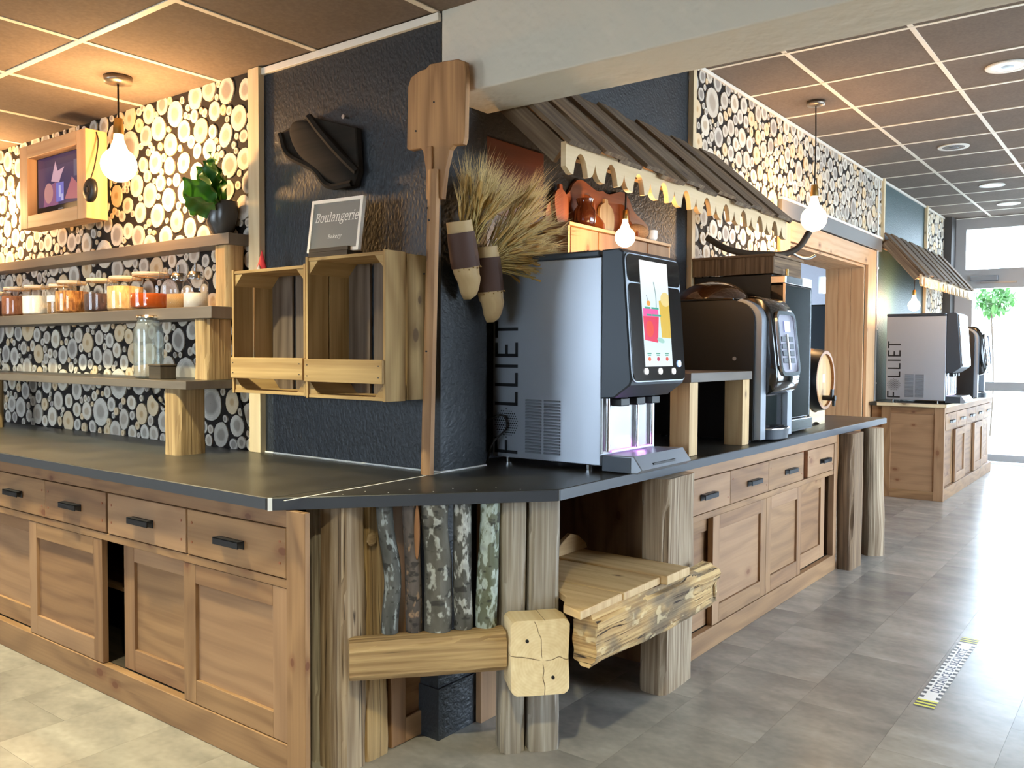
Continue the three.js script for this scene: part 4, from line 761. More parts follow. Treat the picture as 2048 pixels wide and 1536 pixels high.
{ // sign on a little dark stand
  const c = document.createElement('canvas'); c.width = 512; c.height = 400; const q = c.getContext('2d');
  q.fillStyle = '#8f8a82'; q.fillRect(0, 0, 512, 400); q.fillStyle = '#f6efe2';
  q.font = 'italic 84px serif'; q.textAlign = 'center'; q.save(); q.translate(256, 165); q.scale(0.98, 1.35); q.fillText('Boulangerie', 0, 0); q.restore(); q.font = 'italic 44px serif'; q.fillText('Bakery', 256, 310);
  const tx = new THREE.CanvasTexture(c); tx.colorSpace = THREE.SRGBColorSpace;
  const s = thing('sign_stand', 'small dark wooden stand holding the bakery sign', 'stand', [-0.37, 1.5185, 0.13]);
  lpart(s, 'base', box(-0.1, 0.1, 0, 0.02, -0.035, 0.035, { b: 0.002 }), M.oldDark); lpart(s, 'lip', box(-0.1, 0.1, 0.02, 0.034, 0.02, 0.033, { b: 0.002 }), M.oldDark);
  const t = thing('bakery_sign', 'white-framed sign reading Boulangerie and Bakery', 'sign', [-0.37, 1.539, 0.137]);
  t.rotation.set(-0.12, 0, -0.02);
  const W = 0.262, H = 0.185, f = 0.012;
  lpart(t, 'panel', (() => { const g = new THREE.PlaneGeometry(W - 2 * f, H - 2 * f); g.translate(0, H / 2, 0.0045); return g; })(), std({ map: tx, roughness: 0.18 }));
  lpart(t, 'backing', box(-W / 2 + 0.002, W / 2 - 0.002, 0.002, H - 0.002, -0.004, 0.003), M.pvc);
  lpart(t, 'frame', [box(-W / 2, W / 2, 0, f, -0.005, 0.009), box(-W / 2, W / 2, H - f, H, -0.005, 0.009), box(-W / 2, -W / 2 + f, f, H - f, -0.005, 0.009), box(W / 2 - f, W / 2, f, H - f, -0.005, 0.009)], std({ color: 0xefe9dc, roughness: 0.5 }));
  const p = thing('pennant', 'small red and white fabric pennant on the smaller crate', 'pennant', [-0.83, 1.4975, 0.09]);
  const g = new THREE.ConeGeometry(0.034, 0.085, 5, 6); g.scale(1, 1, 0.5); g.translate(0, 0.0435, 0); const g2 = new THREE.ConeGeometry(0.014, 0.03, 5); g2.translate(0.006, 0.016, 0.018);
  lpart(p, 'cloth', g, std({ color: 0xb3202c, roughness: 0.8 })); lpart(p, 'trim', g2, M.pvc);
}
{ // dark wooden trough on the wall
  const old = tinted(M.oldDark, 0.3); old.roughness = 0.95;
  const t = thing('wooden_trough', 'very dark old wooden trough hanging from a nail on the dark wall', 'trough', [-0.56, 1.8, 0.01]);
  const P = [[-0.785, 2.03], [-0.62, 2.064], [-0.372, 1.985], [-0.36, 1.83], [-0.383, 1.785], [-0.50, 1.787], [-0.58, 1.855], [-0.735, 1.94]];
  const outer = extrude(P, 0.03, { bevel: 0.004 }); outer.translate(0, 0, 0.004);
  part(t, 'back', bmap(outer.index ? outer.toNonIndexed() : outer, 'x'), old);
  const ridge = (pts, r) => part(t, 'rim', bmap(toCreasedNormals(tube(pts, r, 24, 6), 0.8), 'x'), old);
  ridge([[-0.78, 2.02, 0.04], [-0.735, 1.94, 0.045], [-0.58, 1.86, 0.045], [-0.5, 1.792, 0.045], [-0.385, 1.79, 0.04]], 0.012);
  { const g = new THREE.SphereGeometry(1, 28, 16, 0, Math.PI * 2, 0, Math.PI / 2); g.rotateX(Math.PI / 2); g.scale(0.215, 0.075, 0.03); g.rotateZ(-0.62); g.translate(-0.555, 1.92, 0.03); part(t, 'bowl', bmap(g.toNonIndexed(), 'x'), old); }
  part(t, 'rim', bmap(toCreasedNormals(tube([[-0.62, 2.06, 0.035], [-0.52, 1.975, 0.055], [-0.42, 1.885, 0.055], [-0.365, 1.83, 0.035]], 0.014, 24, 6), 0.8), 'x'), old);
  const n = thing('wall_nail', 'short metal nail in the dark wall above the trough', 'nail', [-0.445, 2.035, 0.01]); lpart(n, 'nail', rotated(new THREE.CylinderGeometry(0.004, 0.004, 0.03, 10), Math.PI / 2, 0, 0), M.steel); lpart(n, 'head', rotated(new THREE.CylinderGeometry(0.008, 0.008, 0.003, 12), Math.PI / 2, 0, 0).translate(0, 0, 0.016), M.steel);
}
{ // bread peel
  const t = thing('bread_peel', 'long wooden bread peel standing on the worktop before the pillar edge', 'bread peel', [0.0, HC, 0.05]);
  const P = new THREE.Shape(); const Q = [[-0.103, 1.87], [-0.098, 2.07], [-0.085, 2.098], [-0.045, 2.112], [-0.02, 2.113], [0.0, 2.125], [0.06, 2.122], [0.12, 2.117], [0.146, 2.105], [0.152, 2.07], [0.147, 1.87], [0.14, 1.85], [0.10, 1.852], [0.085, 1.84], [0.066, 1.78], [0.055, 1.712], [0.052, 1.69], [-0.004, 1.69], [-0.008, 1.715], [-0.018, 1.79], [-0.03, 1.85], [-0.04, 1.862], [-0.09, 1.862]];
  Q.forEach(([x, y], i) => i ? P.lineTo(x, y) : P.moveTo(x, y));
  const g = extrude(P, 0.024, { bevel: 0.003 }); g.translate(0, 0, 0.032); part(t, 'blade', bmap(g.index ? g.toNonIndexed() : g, 'y'), M.peel);
  const hnd = new THREE.CylinderGeometry(0.021, 0.023, 1, 6, 10); hnd.scale(1, 0.985, 0.8); hnd.rotateZ(-0.030); hnd.translate(0.012, HC + 0.494, 0.062); part(t, 'handle', bmap(toCreasedNormals(hnd.toNonIndexed(), 0.9), 'y'), M.peel);
  part(t, 'splice', box(-0.006, 0.018, 1.69, 1.86, 0.0565, 0.066, { g: 'y', b: 0.003 }), M.peel);
  part(t, 'nail', [[0.012, 1.66], [0.02, 1.62], [0.0, 1.45], [0.01, 1.2], [-0.06, 1.92], [0.02, 2.0]].map(([x, y]) => rotated(new THREE.CylinderGeometry(0.003, 0.003, 0.004, 8), Math.PI / 2, 0, 0).translate(x, y, y > 1.8 ? 0.0565 : 0.0805)), M.handle);
}
{ // pair of clogs hung toe down on the pillar side, wheat sheaf in them
  const clog = (y, z, tilt, label) => {
    const t = thing('wooden_clog', label, 'clog', [0.055, y, z], 'clogs hung on the pillar'); t.rotation.set(tilt, 0, 0);
    const mk = (y0, y1, sc) => { const n = 26, m = 20, pos = [], idx = []; for (let i = 0; i <= n; i++) { const f = mix(y0, y1, i / n), w = f < 0.12 ? Math.sqrt(clamp(f / 0.12)) * 0.62 : f < 0.5 ? mix(0.62, 1, sm((f - 0.12) / 0.38)) : mix(1, 0.86, (f - 0.5) / 0.5); const dep = f < 0.25 ? Math.sqrt(clamp(f / 0.25)) : 1; for (let j = 0; j <= m; j++) { const a = j / m * 6.28318, cx = Math.cos(a), cz = Math.sin(a); pos.push((cx > 0 ? 0.05 * dep : 0.03) * cx * sc, f * 0.26, 0.052 * w * cz * sc + 0.012 * (1 - f) * (f < 0.3 ? -1 : -0.4)); } } for (let i = 0; i < n; i++) for (let j = 0; j < m; j++) { const a = i * (m + 1) + j, b = a + m + 1; idx.push(a, b, a + 1, b, b + 1, a + 1); } const g = new THREE.BufferGeometry(); g.setAttribute('position', new THREE.Float32BufferAttribute(pos, 3)); g.setIndex(idx); g.computeVertexNormals(); return bmap(g.toNonIndexed(), 'y'); };
    const body = tinted(M.trimPale, 0.75, 0.66, 0.52); body.side = THREE.DoubleSide;
    lpart(t, 'wooden_sole', mk(0, 1, 1), body);
    lpart(t, 'leather_upper', mk(0.42, 0.86, 1.06), std({ color: 0x4a2f24, roughness: 0.7, side: THREE.DoubleSide }));
    const nails = []; for (let k = 0; k < 9; k++) { const a = -1.3 + k * 0.32; nails.push(moved(new THREE.SphereGeometry(0.0028, 8, 6), 0.053 * Math.cos(a), 0.105 + 0.004 * Math.sin(k * 3), 0.053 * Math.sin(a) - 0.006)); }
    lpart(t, 'stud_row', nails, M.brass);
    return t;
  };
  clog(1.372, -0.075, 0.22, 'left of the two wooden clogs hung below the wheat');
  clog(1.300, -0.198, 0.16, 'right and lower of the two wooden clogs hung below the wheat');
  const t = thing('wheat_sheaf', 'bushy sheaf of dry wheat ears stuck in the two clogs', 'wheat', [0.07, 1.5, -0.12]);
  const stems = [], ears = [], awns = [];
  const blade = (a, b, w) => { const d = new THREE.Vector3().subVectors(b, a), L = d.length(); const g = new THREE.ConeGeometry(w, L, 3, 1, true); g.translate(0, L / 2, 0); g.applyQuaternion(new THREE.Quaternion().setFromUnitVectors(new THREE.Vector3(0, 1, 0), d.normalize())); g.translate(a.x, a.y, a.z); return g; };
  for (let k = 0; k < 250; k++) {
    const side = k % 3, root = new THREE.Vector3(0.055 + rr(-0.02, 0.025), side ? 1.50 + rr(-0.02, 0.02) : 1.56, side ? -0.165 + rr(-0.04, 0.04) : -0.075 + rr(-0.03, 0.03));
    const L = side ? rr(0.08, 0.28) : rr(0.06, 0.16), ang = side ? rr(0.3, 1.75) : rr(-0.35, 0.55), out = rr(0.02, 0.55);       // angle from vertical towards -z
    const d = new THREE.Vector3(Math.sin(out) * 0.9, Math.cos(ang), -Math.sin(ang)).normalize();
    const tip = root.clone().addScaledVector(d, L), droop = d.clone(); droop.y -= 0.35 * rnd(); droop.normalize();
    stems.push(tube([root.toArray(), root.clone().addScaledVector(d, L * 0.5).toArray(), tip.toArray()], 0.0017, 4, 4));
    const eL = rr(0.05, 0.075), e0 = tip, e1 = tip.clone().addScaledVector(droop, eL), g = new THREE.SphereGeometry(1, 6, 6); g.scale(0.0048, eL / 2, 0.0048); g.applyQuaternion(new THREE.Quaternion().setFromUnitVectors(new THREE.Vector3(0, 1, 0), droop)); g.translate((e0.x + e1.x) / 2, (e0.y + e1.y) / 2, (e0.z + e1.z) / 2); ears.push(g);
    for (let j = 0; j < 12; j++) { const f = rnd(), b = e0.clone().lerp(e1, f), ad = droop.clone().add(new THREE.Vector3(rr(-1, 1), rr(-1, 1), rr(-1, 1)).multiplyScalar(0.26)).normalize(); awns.push(blade(b, b.clone().addScaledVector(ad, rr(0.07, 0.13)), 0.0009)); }
  }
  const st = std({ color: 0xb59c5e, roughness: 0.7 }), ea = std({ color: 0xb28c4a, roughness: 0.8 }), aw = std({ color: 0xc6a86c, roughness: 0.7 });
  for (const [n, l, m] of [['stems', stems, st], ['ears', ears, ea], ['awns', awns, aw]]) part(t, n, join(l), m).userData.kind = 'stuff';
}

// ================================================================ AWNINGS
function awning(label, zTop, len, dx) {
  const t = thing('plank_awning', label, 'awning', [0.1, 1.8, zTop - len / 2], 'plank awnings over the drink counters');
  const ax = XW + 0.036, ay = 2.258, bx = 0.335 + dx, by = 1.875, L = Math.hypot(bx - ax, ay - by), a = Math.atan2(by - ay, bx - ax), ms = [M.awnA, M.awnB, M.awnC];
  let z = zTop, k = 0;
  while (z > zTop - len + 0.02) {
    const w = Math.min(rr(0.13, 0.20), z - (zTop - len)), up = (k % 2) * 0.012 + rnd() * 0.006, g = box(0, L + rr(-0.01, 0.012), up, up + 0.016, -w - (k % 2 ? 0.012 : 0), 0, { g: 'x', b: 0.002 });
    g.rotateZ(a); g.translate(ax, ay, z); part(t, 'roof_plank', g, ms[(k * 7 + 1) % 3]); z -= w; k++;
  }
  for (const zz of [zTop - 0.004, zTop - len + 0.03]) { const g = box(0.06, L - 0.02, -0.075, -0.002, -0.022, 0, { b: 0.002 }); g.rotateZ(a); g.translate(ax, ay, zz); part(t, 'rake_board', g, M.awnA); }
  part(t, 'batten', box(XW + 0.012, XW + 0.05, 2.13, 2.205, zTop - len, zTop - 0.03, { g: 'z' }), M.beamDark);
  part(t, 'batten', box(0.255 + dx, 0.285 + dx, 1.862, 1.90, zTop - len + 0.03, zTop - 0.03, { g: 'z' }), M.beamDark);
  { const px = 0.2 + dx, py = ay + (by - ay) / (bx - ax) * (px + 0.016 - ax); part(t, 'batten', box(px - 0.015, px + 0.015, py - 0.032, py, zTop - len + 0.03, zTop - 0.03, { g: 'z' }), M.beamDark); }
  // scalloped fascia
  const y1 = 1.893, y0 = 1.792, S = new THREE.Shape(); S.moveTo(0, y1); S.lineTo(0, y0 + 0.02);
  let q = 0.0; const per = 0.2; S.lineTo(0.03, y0); 
  for (q = 0.03; q + per < len - 0.02; q += per) {
    S.lineTo(q + 0.015, y0); S.quadraticCurveTo(q + 0.03, y0 + 0.075, q + 0.062, y0 + 0.075); S.quadraticCurveTo(q + 0.095, y0 + 0.07, q + 0.105, y0 + 0.004);
    S.quadraticCurveTo(q + 0.14, y0 + 0.0, q + 0.152, y0 + 0.055); S.quadraticCurveTo(q + 0.16, y0 + 0.005, q + per, y0);
  }
  S.lineTo(len, y0); S.lineTo(len, y1); S.closePath();
  const g = new THREE.ExtrudeGeometry(S, { depth: 0.02, bevelEnabled: false, curveSegments: 7 }); g.rotateY(Math.PI / 2); g.translate(0.305 + dx, 0, zTop); part(t, 'scalloped_fascia', bmap(g.index ? g.toNonIndexed() : g, 'z'), M.fascia);
  return t;
}
awning('weathered plank awning with a scalloped board over the nearest drink machine', -0.25, 2.06, 0);
awning('weathered plank awning over the far drink machine by the glass door', -5.88, 2.4, -0.1);

// ================================================================ DRINK MACHINES
const screenTex = (() => {
  const c = document.createElement('canvas'); c.width = 192; c.height = 512; const q = c.getContext('2d');
  const g = q.createLinearGradient(0, 0, 0, 512); g.addColorStop(0, '#ffffff'); g.addColorStop(0.3, '#e6f4f8'); g.addColorStop(0.6, '#cfeaf2'); g.addColorStop(1, '#e4f2fb'); q.fillStyle = g; q.fillRect(0, 0, 192, 512);
  q.fillStyle = '#dcb83a'; q.beginPath(); q.moveTo(118, 190); q.lineTo(192, 170); q.lineTo(192, 372); q.lineTo(126, 370); q.fill(); q.fillStyle = '#e9d48a'; q.beginPath(); q.ellipse(165, 180, 34, 36, 0, 0, 7); q.fill();
  q.fillStyle = '#f056a4'; q.fillRect(6, 232, 104, 40); q.fillStyle = '#e2204e'; q.beginPath(); q.moveTo(4, 270); q.lineTo(112, 270); q.lineTo(96, 396); q.lineTo(8, 384); q.fill(); q.fillStyle = '#e83a22'; q.beginPath(); q.ellipse(46, 330, 26, 40, 0, 0, 7); q.fill();
  q.fillStyle = '#f0a23c'; q.beginPath(); q.arc(46, 206, 13, 0, 7); q.fill();
  q.strokeStyle = '#8fa7a8'; q.lineWidth = 6; q.beginPath(); q.moveTo(88, 100); q.quadraticCurveTo(104, 160, 98, 226); q.stroke(); q.lineWidth = 3; q.strokeStyle = '#667'; q.beginPath(); q.moveTo(34, 168); q.lineTo(44, 196); q.stroke();
  q.fillStyle = '#3aa48a'; for (const [x, y, w] of [[18, 224, 40], [64, 224, 50], [30, 258, 32], [68, 258, 60]]) q.fillRect(x, y, w, 9);
  q.fillStyle = '#9fd0c4'; q.beginPath(); q.ellipse(118, 384, 26, 12, 0.3, 0, 7); q.fill();
  for (const [x, c1] of [[32, '#e0662e'], [92, '#c02648'], [154, '#d8482c']]) { q.fillStyle = '#5aa088'; q.fillRect(x - 14, 446, 28, 6); q.fillRect(x - 11, 455, 22, 5); q.fillStyle = c1; q.beginPath(); q.arc(x, 476, 10, 0, 7); q.fill(); }
  const t = new THREE.CanvasTexture(c); t.colorSpace = THREE.SRGBColorSpace; return t;
})();
M.screen = std({ color: 0x050505, emissiveMap: screenTex, emissive: 0xffffff, emissiveIntensity: 1.05, roughness: 0.2 });
M.led = bulbGlow(0.9, 0.95, 1, 1.4); M.ledBlue = bulbGlow(0.2, 0.4, 1, 1.8);
M.ledPurple = bulbGlow(0.55, 0.12, 0.8, 1.2);
function juiceMachine(label, at, on) {
  const t = thing('drink_machine', label, 'drink machine', at, 'cold drink machines'), D = 0.463, W = 0.385, H = 0.735;
  for (const [x, z] of [[0.05, -0.03], [0.40, -0.03], [0.05, -W + 0.03], [0.40, -W + 0.03]]) lpart(t, 'foot', cyl(x, 0, 0.021, z, 0.012, 0.014, 14), M.chrome);
  lpart(t, 'body', box(0, D, 0.021, H - 0.012, -W, 0, { b: 0.004 }), M.silverSide);
  lpart(t, 'top_cover', box(-0.002, D - 0.01, H - 0.0118, H + 0.012, -W - 0.001, 0.001, { b: 0.008, s: 2 }), M.charcoal);
  const P = [[D + 0.0005, H + 0.01], [0.53, H + 0.012], [0.545, H], [0.58, 0.312], [0.575, 0.296], [0.515, 0.252], [D + 0.0005, 0.248]];
  const hd = extrude(P, W + 0.004, { bevel: 0.005 }); hd.translate(0, 0, -W - 0.002); lpart(t, 'head', hd, M.charcoal);
  // sloping front: local frame
  const top = new THREE.Vector3(0.547, H - 0.002, 0), bot = new THREE.Vector3(0.5815, 0.305, 0), sl = Math.atan2(bot.x - top.x, top.y - bot.y), FL = top.distanceTo(bot);
  const fr = sub(t, 'front'); fr.position.copy(bot); fr.rotation.z = sl;
  const rect = (w0, w1, h0, h1, th, r) => { const s = new THREE.Shape(), W2 = w1, x = w0; s.moveTo(x + r, h0); s.lineTo(W2 - r, h0); s.quadraticCurveTo(W2, h0, W2, h0 + r); s.lineTo(W2, h1 - r); s.quadraticCurveTo(W2, h1, W2 - r, h1); s.lineTo(x + r, h1); s.quadraticCurveTo(x, h1, x, h1 - r); s.lineTo(x, h0 + r); s.quadraticCurveTo(x, h0, x + r, h0); const g = new THREE.ExtrudeGeometry(s, { depth: th, bevelEnabled: false, curveSegments: 6 }); g.rotateY(Math.PI / 2); return g; };   // plane spans -z (width) and y
  lpart(fr, 'bezel', rect(0.0, W, 0.0, FL, 0.004, 0.03), M.silver);
  lpart(fr, 'glass_panel', rect(0.004, W - 0.004, 0.004, FL - 0.10, 0.0065, 0.026), M.gloss);
  lpart(fr, 'glass_panel', rect(0.004, W - 0.004, FL - 0.096, FL - 0.004, 0.0065, 0.026), M.gloss);
  lpart(fr, 'screen', (() => { const g = new THREE.PlaneGeometry(0.20, 0.36); g.rotateY(Math.PI / 2); g.translate(0.0075, FL - 0.018 - 0.18, -0.185); return g; })(), M.screen);
  for (let k = 0; k < 3; k++) lpart(fr, 'button', rotated(new THREE.CylinderGeometry(0.011, 0.011, 0.004, 18), 0, 0, Math.PI / 2).translate(0.0085, 0.036 - k * 0.001, -0.09 - k * 0.10), M.led);
  lpart(fr, 'indicator', rotated(new THREE.CylinderGeometry(0.012, 0.012, 0.004, 18), 0, 0, Math.PI / 2).translate(0.0085, 0.06, -0.335), M.ledBlue, 'blue light');
  // serving bay
  lpart(t, 'splash_plate', box(D + 0.0005, D + 0.006, 0.062, 0.248, -W + 0.02, -0.006), M.steel);
  for (const z of [-0.02, -0.22, -0.33]) lpart(t, 'tube', cyl(D + 0.016, 0.07, 0.248, z, 0.008, 0.008, 12), M.chrome);
  for (const z of [-0.08, -0.19, -0.30]) lpart(t, 'nozzle', box(D + 0.01, D + 0.05, 0.222, 0.249, z - 0.03, z + 0.03, { b: 0.004 }), M.black);
  const dp = extrude([[D + 0.0005, 0.004], [0.60, 0.004], [0.618, 0.018], [0.585, 0.062], [D + 0.0005, 0.058]], W - 0.02, { bevel: 0.003 }); dp.translate(0, 0, -W + 0.01); lpart(t, 'drip_tray', dp, M.silver);
  lpart(t, 'tray_side', box(D + 0.004, 0.575, 0.006, 0.056, -0.0098, -0.0075), M.charcoal);
  lpart(t, 'tray_slot', box(0.606, 0.612, 0.026, 0.034, -0.26, -0.10, { b: 0.001 }), M.black);
  lpart(t, 'light_strip', box(D + 0.008, D + 0.016, 0.064, 0.070, -0.34, -0.05), M.ledPurple, 'purple light strip');
  if (on) { const l = new THREE.PointLight(new THREE.Color().setRGB(0.7, 0.2, 1), 0.012, 0, 2); l.position.set(D + 0.03, 0.08, -0.22); l.name = 'strip_light'; l.castShadow = true; t.add(l); }
  // printed name, read from bottom to top; a letter's own up points to -x
  const e = 0.0012, x0 = 0.012, x1 = 0.115, s = 0.0115;
  const bar = (xa, xb, ya, yb) => box(xa, xb, ya, yb, -0.0005, e);
  const LT = { F: (y, w) => [bar(x0, x1, y, y + s), bar(x0, x0 + s, y, y + w), bar(x0 + 0.046, x0 + 0.046 + s, y, y + w * 0.85)], L: (y, w) => [bar(x0, x1, y, y + s), bar(x1 - s, x1, y, y + w)], I: (y) => [bar(x0, x1, y, y + s)], E: (y, w) => [bar(x0, x1, y, y + s), bar(x0, x0 + s, y, y + w), bar(x0 + 0.046, x0 + 0.046 + s, y, y + w * 0.85), bar(x1 - s, x1, y, y + w)], T: (y, w) => [bar(x0, x0 + s, y, y + w), bar(x0, x1, y + w / 2 - s / 2, y + w / 2 + s / 2)] };
  for (const [n, y, w] of [['F', 0.036, 0.056], ['L', 0.21, 0.05], ['L', 0.279, 0.05], ['I', 0.347, 0], ['E', 0.386, 0.052], ['T', 0.456, 0.06]]) lpart(t, 'letter', join(LT[n](y, w)), M.print);
  const dots = []; for (let i = -6; i <= 6; i++) for (let j = -6; j <= 6; j++) { const x = (i + (j & 1) * 0.5) * 0.0092, y = j * 0.0086, r = Math.hypot(x, y); if (r > 0.052) continue; const d = new THREE.CircleGeometry(0.0024 + 0.0014 * (1 - r / 0.052), 8); d.translate(x0 + 0.052 + x, 0.146 + y, e); dots.push(d); } const o = lpart(t, 'dotted_letter', join(dots), M.print); o.userData.kind = 'stuff';
  for (const x of [0.153, 0.233]) { const l = []; for (let k = 0; k < 18; k++) { const g = box(x, x + 0.068, 0, 0.006, -0.001, 0.004); g.rotateX(0.35); g.translate(0, 0.046 + k * 0.0108, 0.0006); l.push(g); } const v = lpart(t, 'louver_vent', join(l), M.silver); v.userData.kind = 'stuff'; }
  return t;
}
juiceMachine('silver drink machine with a bright touch screen next to the pillar', [-0.058, HC, -0.35], true);
juiceMachine('silver drink machine on the far cabinet by the glass door', [0.0, 0.798, -5.68], false);
{ const c = thing('power_cable', 'black cable looping behind the nearest drink machine', 'cable', [-0.03, HC, -0.33]); part(c, 'wire', tube([[-0.02, HC + 0.005, -0.27], [-0.01, 0.87, -0.29], [0.02, 0.93, -0.335], [0.0, 0.97, -0.337], [-0.05, 0.95, -0.30]], 0.004, 30, 6), M.cord); }

// raised shelf beside the coffee machine
{
  const t = thing('raised_shelf', 'grey shelf board on pale square posts between the drink and coffee machines', 'shelf', [0.2, HC, -1.25]);
  part(t, 'board', box(XW + 0.01, 0.452, 1.085, 1.122, -1.555, -0.94, { g: 'z', b: 0.002 }), M.shelf);
  for (const z of [-1.545, -1.02]) part(t, 'post', box(0.36, 0.445, HC, 1.085, z, z + 0.075, { g: 'y', b: 0.003 }), M.plank);
}
function coffeeMachine(label, at) {
  const t = thing('coffee_machine', label, 'coffee machine', at, 'black coffee machines'), W = 0.42, H = 0.645, D = 0.50;
  const S = new THREE.Shape(); S.moveTo(0, 0.012); S.lineTo(D, 0.012); S.lineTo(D, H - 0.10); S.quadraticCurveTo(D, H - 0.01, D - 0.11, H); S.lineTo(0, H); S.closePath();
  const g = new THREE.ExtrudeGeometry(S, { depth: W, bevelEnabled: false, curveSegments: 8 }); g.translate(0, 0, -W); lpart(t, 'body', toCreasedNormals(g, 0.6), M.black);
  for (const [x, z] of [[0.04, -0.04], [0.46, -0.04], [0.04, -W + 0.04], [0.46, -W + 0.04]]) lpart(t, 'foot', cyl(x, 0, 0.012, z, 0.015, 0.015, 12), M.rubber);
  lpart(t, 'top_rim', box(-0.001, D - 0.10, H, H + 0.012, -W, 0, { b: 0.004 }), M.gloss);
  const dome = new THREE.SphereGeometry(1, 28, 14, 0, Math.PI * 2, 0, Math.PI / 2); dome.scale(0.165, 0.095, 0.17); dome.translate(0.21, H + 0.012, -W / 2); lpart(t, 'bean_hopper', dome, M.amberGlass, 'smoky brown dome');
  const col = (z0) => { const s = new THREE.Shape(); s.moveTo(D - 0.02, 0.015); s.lineTo(D + 0.03, 0.015); s.lineTo(D + 0.03, H - 0.10); s.quadraticCurveTo(D + 0.03, H - 0.02, D - 0.07, H + 0.006); s.lineTo(D - 0.09, H - 0.004); s.quadraticCurveTo(D - 0.001, H - 0.02, D - 0.001, H - 0.11); s.lineTo(D - 0.001, 0.015); const q = new THREE.ExtrudeGeometry(s, { depth: 0.06, bevelEnabled: false, curveSegments: 8 }); q.translate(0, 0, z0); lpart(t, 'chrome_column', toCreasedNormals(q, 0.6), M.silver, 'brushed silver column'); };
  col(-0.075); col(-W + 0.004);
  { const s = new THREE.Shape(); s.moveTo(D, 0.21); s.lineTo(D + 0.06, 0.235); s.quadraticCurveTo(D + 0.085, 0.25, D + 0.085, 0.30); s.lineTo(D + 0.055, H - 0.09); s.quadraticCurveTo(D + 0.04, H + 0.02, D - 0.05, H + 0.012); s.lineTo(D - 0.08, H + 0.004); s.lineTo(D, H - 0.11); s.closePath(); const q = new THREE.ExtrudeGeometry(s, { depth: 0.262, bevelEnabled: true, bevelSize: 0.008, bevelThickness: 0.008, bevelSegments: 2, curveSegments: 8 }); q.translate(-0.006, 0, -0.348); lpart(t, 'door', toCreasedNormals(q, 0.7), M.gloss); }
  const fr = sub(t, 'control_panel'); fr.position.set(D + 0.088, 0.30, -0.217); fr.rotation.z = Math.atan2(0.03, 0.26);
  const oval = (w, h, r, th, hole) => { const s = new THREE.Shape(); const f = (o, w2, h2, r2) => { o.moveTo(-w2, r2); o.lineTo(-w2, h2 - r2); o.quadraticCurveTo(-w2, h2, -w2 + r2, h2); o.lineTo(w2 - r2, h2); o.quadraticCurveTo(w2, h2, w2, h2 - r2); o.lineTo(w2, r2); o.quadraticCurveTo(w2, 0, w2 - r2, 0); o.lineTo(-w2 + r2, 0); o.quadraticCurveTo(-w2, 0, -w2, r2); }; f(s, w, h, r); if (hole) { const p = new THREE.Path(); const w2 = w - hole, h2 = h - hole, k = r * 0.7; p.moveTo(-w2, hole + k); p.lineTo(-w2, h2 - k); p.quadraticCurveTo(-w2, h2, -w2 + k, h2); p.lineTo(w2 - k, h2); p.quadraticCurveTo(w2, h2, w2, h2 - k); p.lineTo(w2, hole + k); p.quadraticCurveTo(w2, hole, w2 - k, hole); p.lineTo(-w2 + k, hole); p.quadraticCurveTo(-w2, hole, -w2, hole + k); s.holes.push(p); } const q = new THREE.ExtrudeGeometry(s, { depth: th, bevelEnabled: false, curveSegments: 6 }); q.rotateY(Math.PI / 2); return q; };
  lpart(fr, 'chrome_frame', oval(0.125, 0.30, 0.05, 0.012, 0.018), M.chrome);
  lpart(fr, 'key_plate', oval(0.104, 0.264, 0.035, 0.004).translate(0, 0.018, 0), std({ color: 0x8d8a96, roughness: 0.35, metalness: 0.5 }));
  lpart(fr, 'display', box(0.005, 0.007, 0.205, 0.255, -0.045, 0.025), bulbGlow(0.03, 0.12, 0.9, 0.9), 'blue display');
  for (let k = 0; k < 8; k++) lpart(fr, 'key', box(0.004, 0.008, 0.06 + (k >> 1) * 0.033, 0.084 + (k >> 1) * 0.033, k & 1 ? 0.02 : -0.075, k & 1 ? 0.075 : -0.02, { b: 0.002 }), M.charcoal);
  lpart(fr, 'middle_strip', box(0.004, 0.010, 0.03, 0.195, -0.009, 0.009, { b: 0.003 }), M.pvc);
  lpart(t, 'serving_niche', box(D + 0.0005, D + 0.004, 0.05, 0.21, -0.345, -0.08), M.gloss);
  const dr = new THREE.CylinderGeometry(0.125, 0.118, 0.045, 28, 1, false, 0, Math.PI); dr.scale(0.62, 1, 1); dr.translate(D + 0.001, 0.034, -0.212); lpart(t, 'drip_tray', dr, M.charcoal);
  lpart(t, 'drip_rim', moved(rotated(new THREE.TorusGeometry(0.125, 0.005, 6, 24, Math.PI), Math.PI / 2, 0, 0).scale(1, 1, 0.62).rotateY(Math.PI / 2), D + 0.001, 0.058, -0.212), M.chrome);
  lpart(t, 'lock', rotated(new THREE.CylinderGeometry(0.009, 0.009, 0.004, 14), Math.PI / 2, 0, 0).translate(D - 0.09, 0.38, 0.002), M.steel);
  return t;
}
coffeeMachine('black coffee machine with chrome control frame and brown hopper dome', [-0.06, HC, -1.60]);
coffeeMachine('black and chrome machine at the glass door end of the far cabinet', [0.02, 0.798, -6.62]);
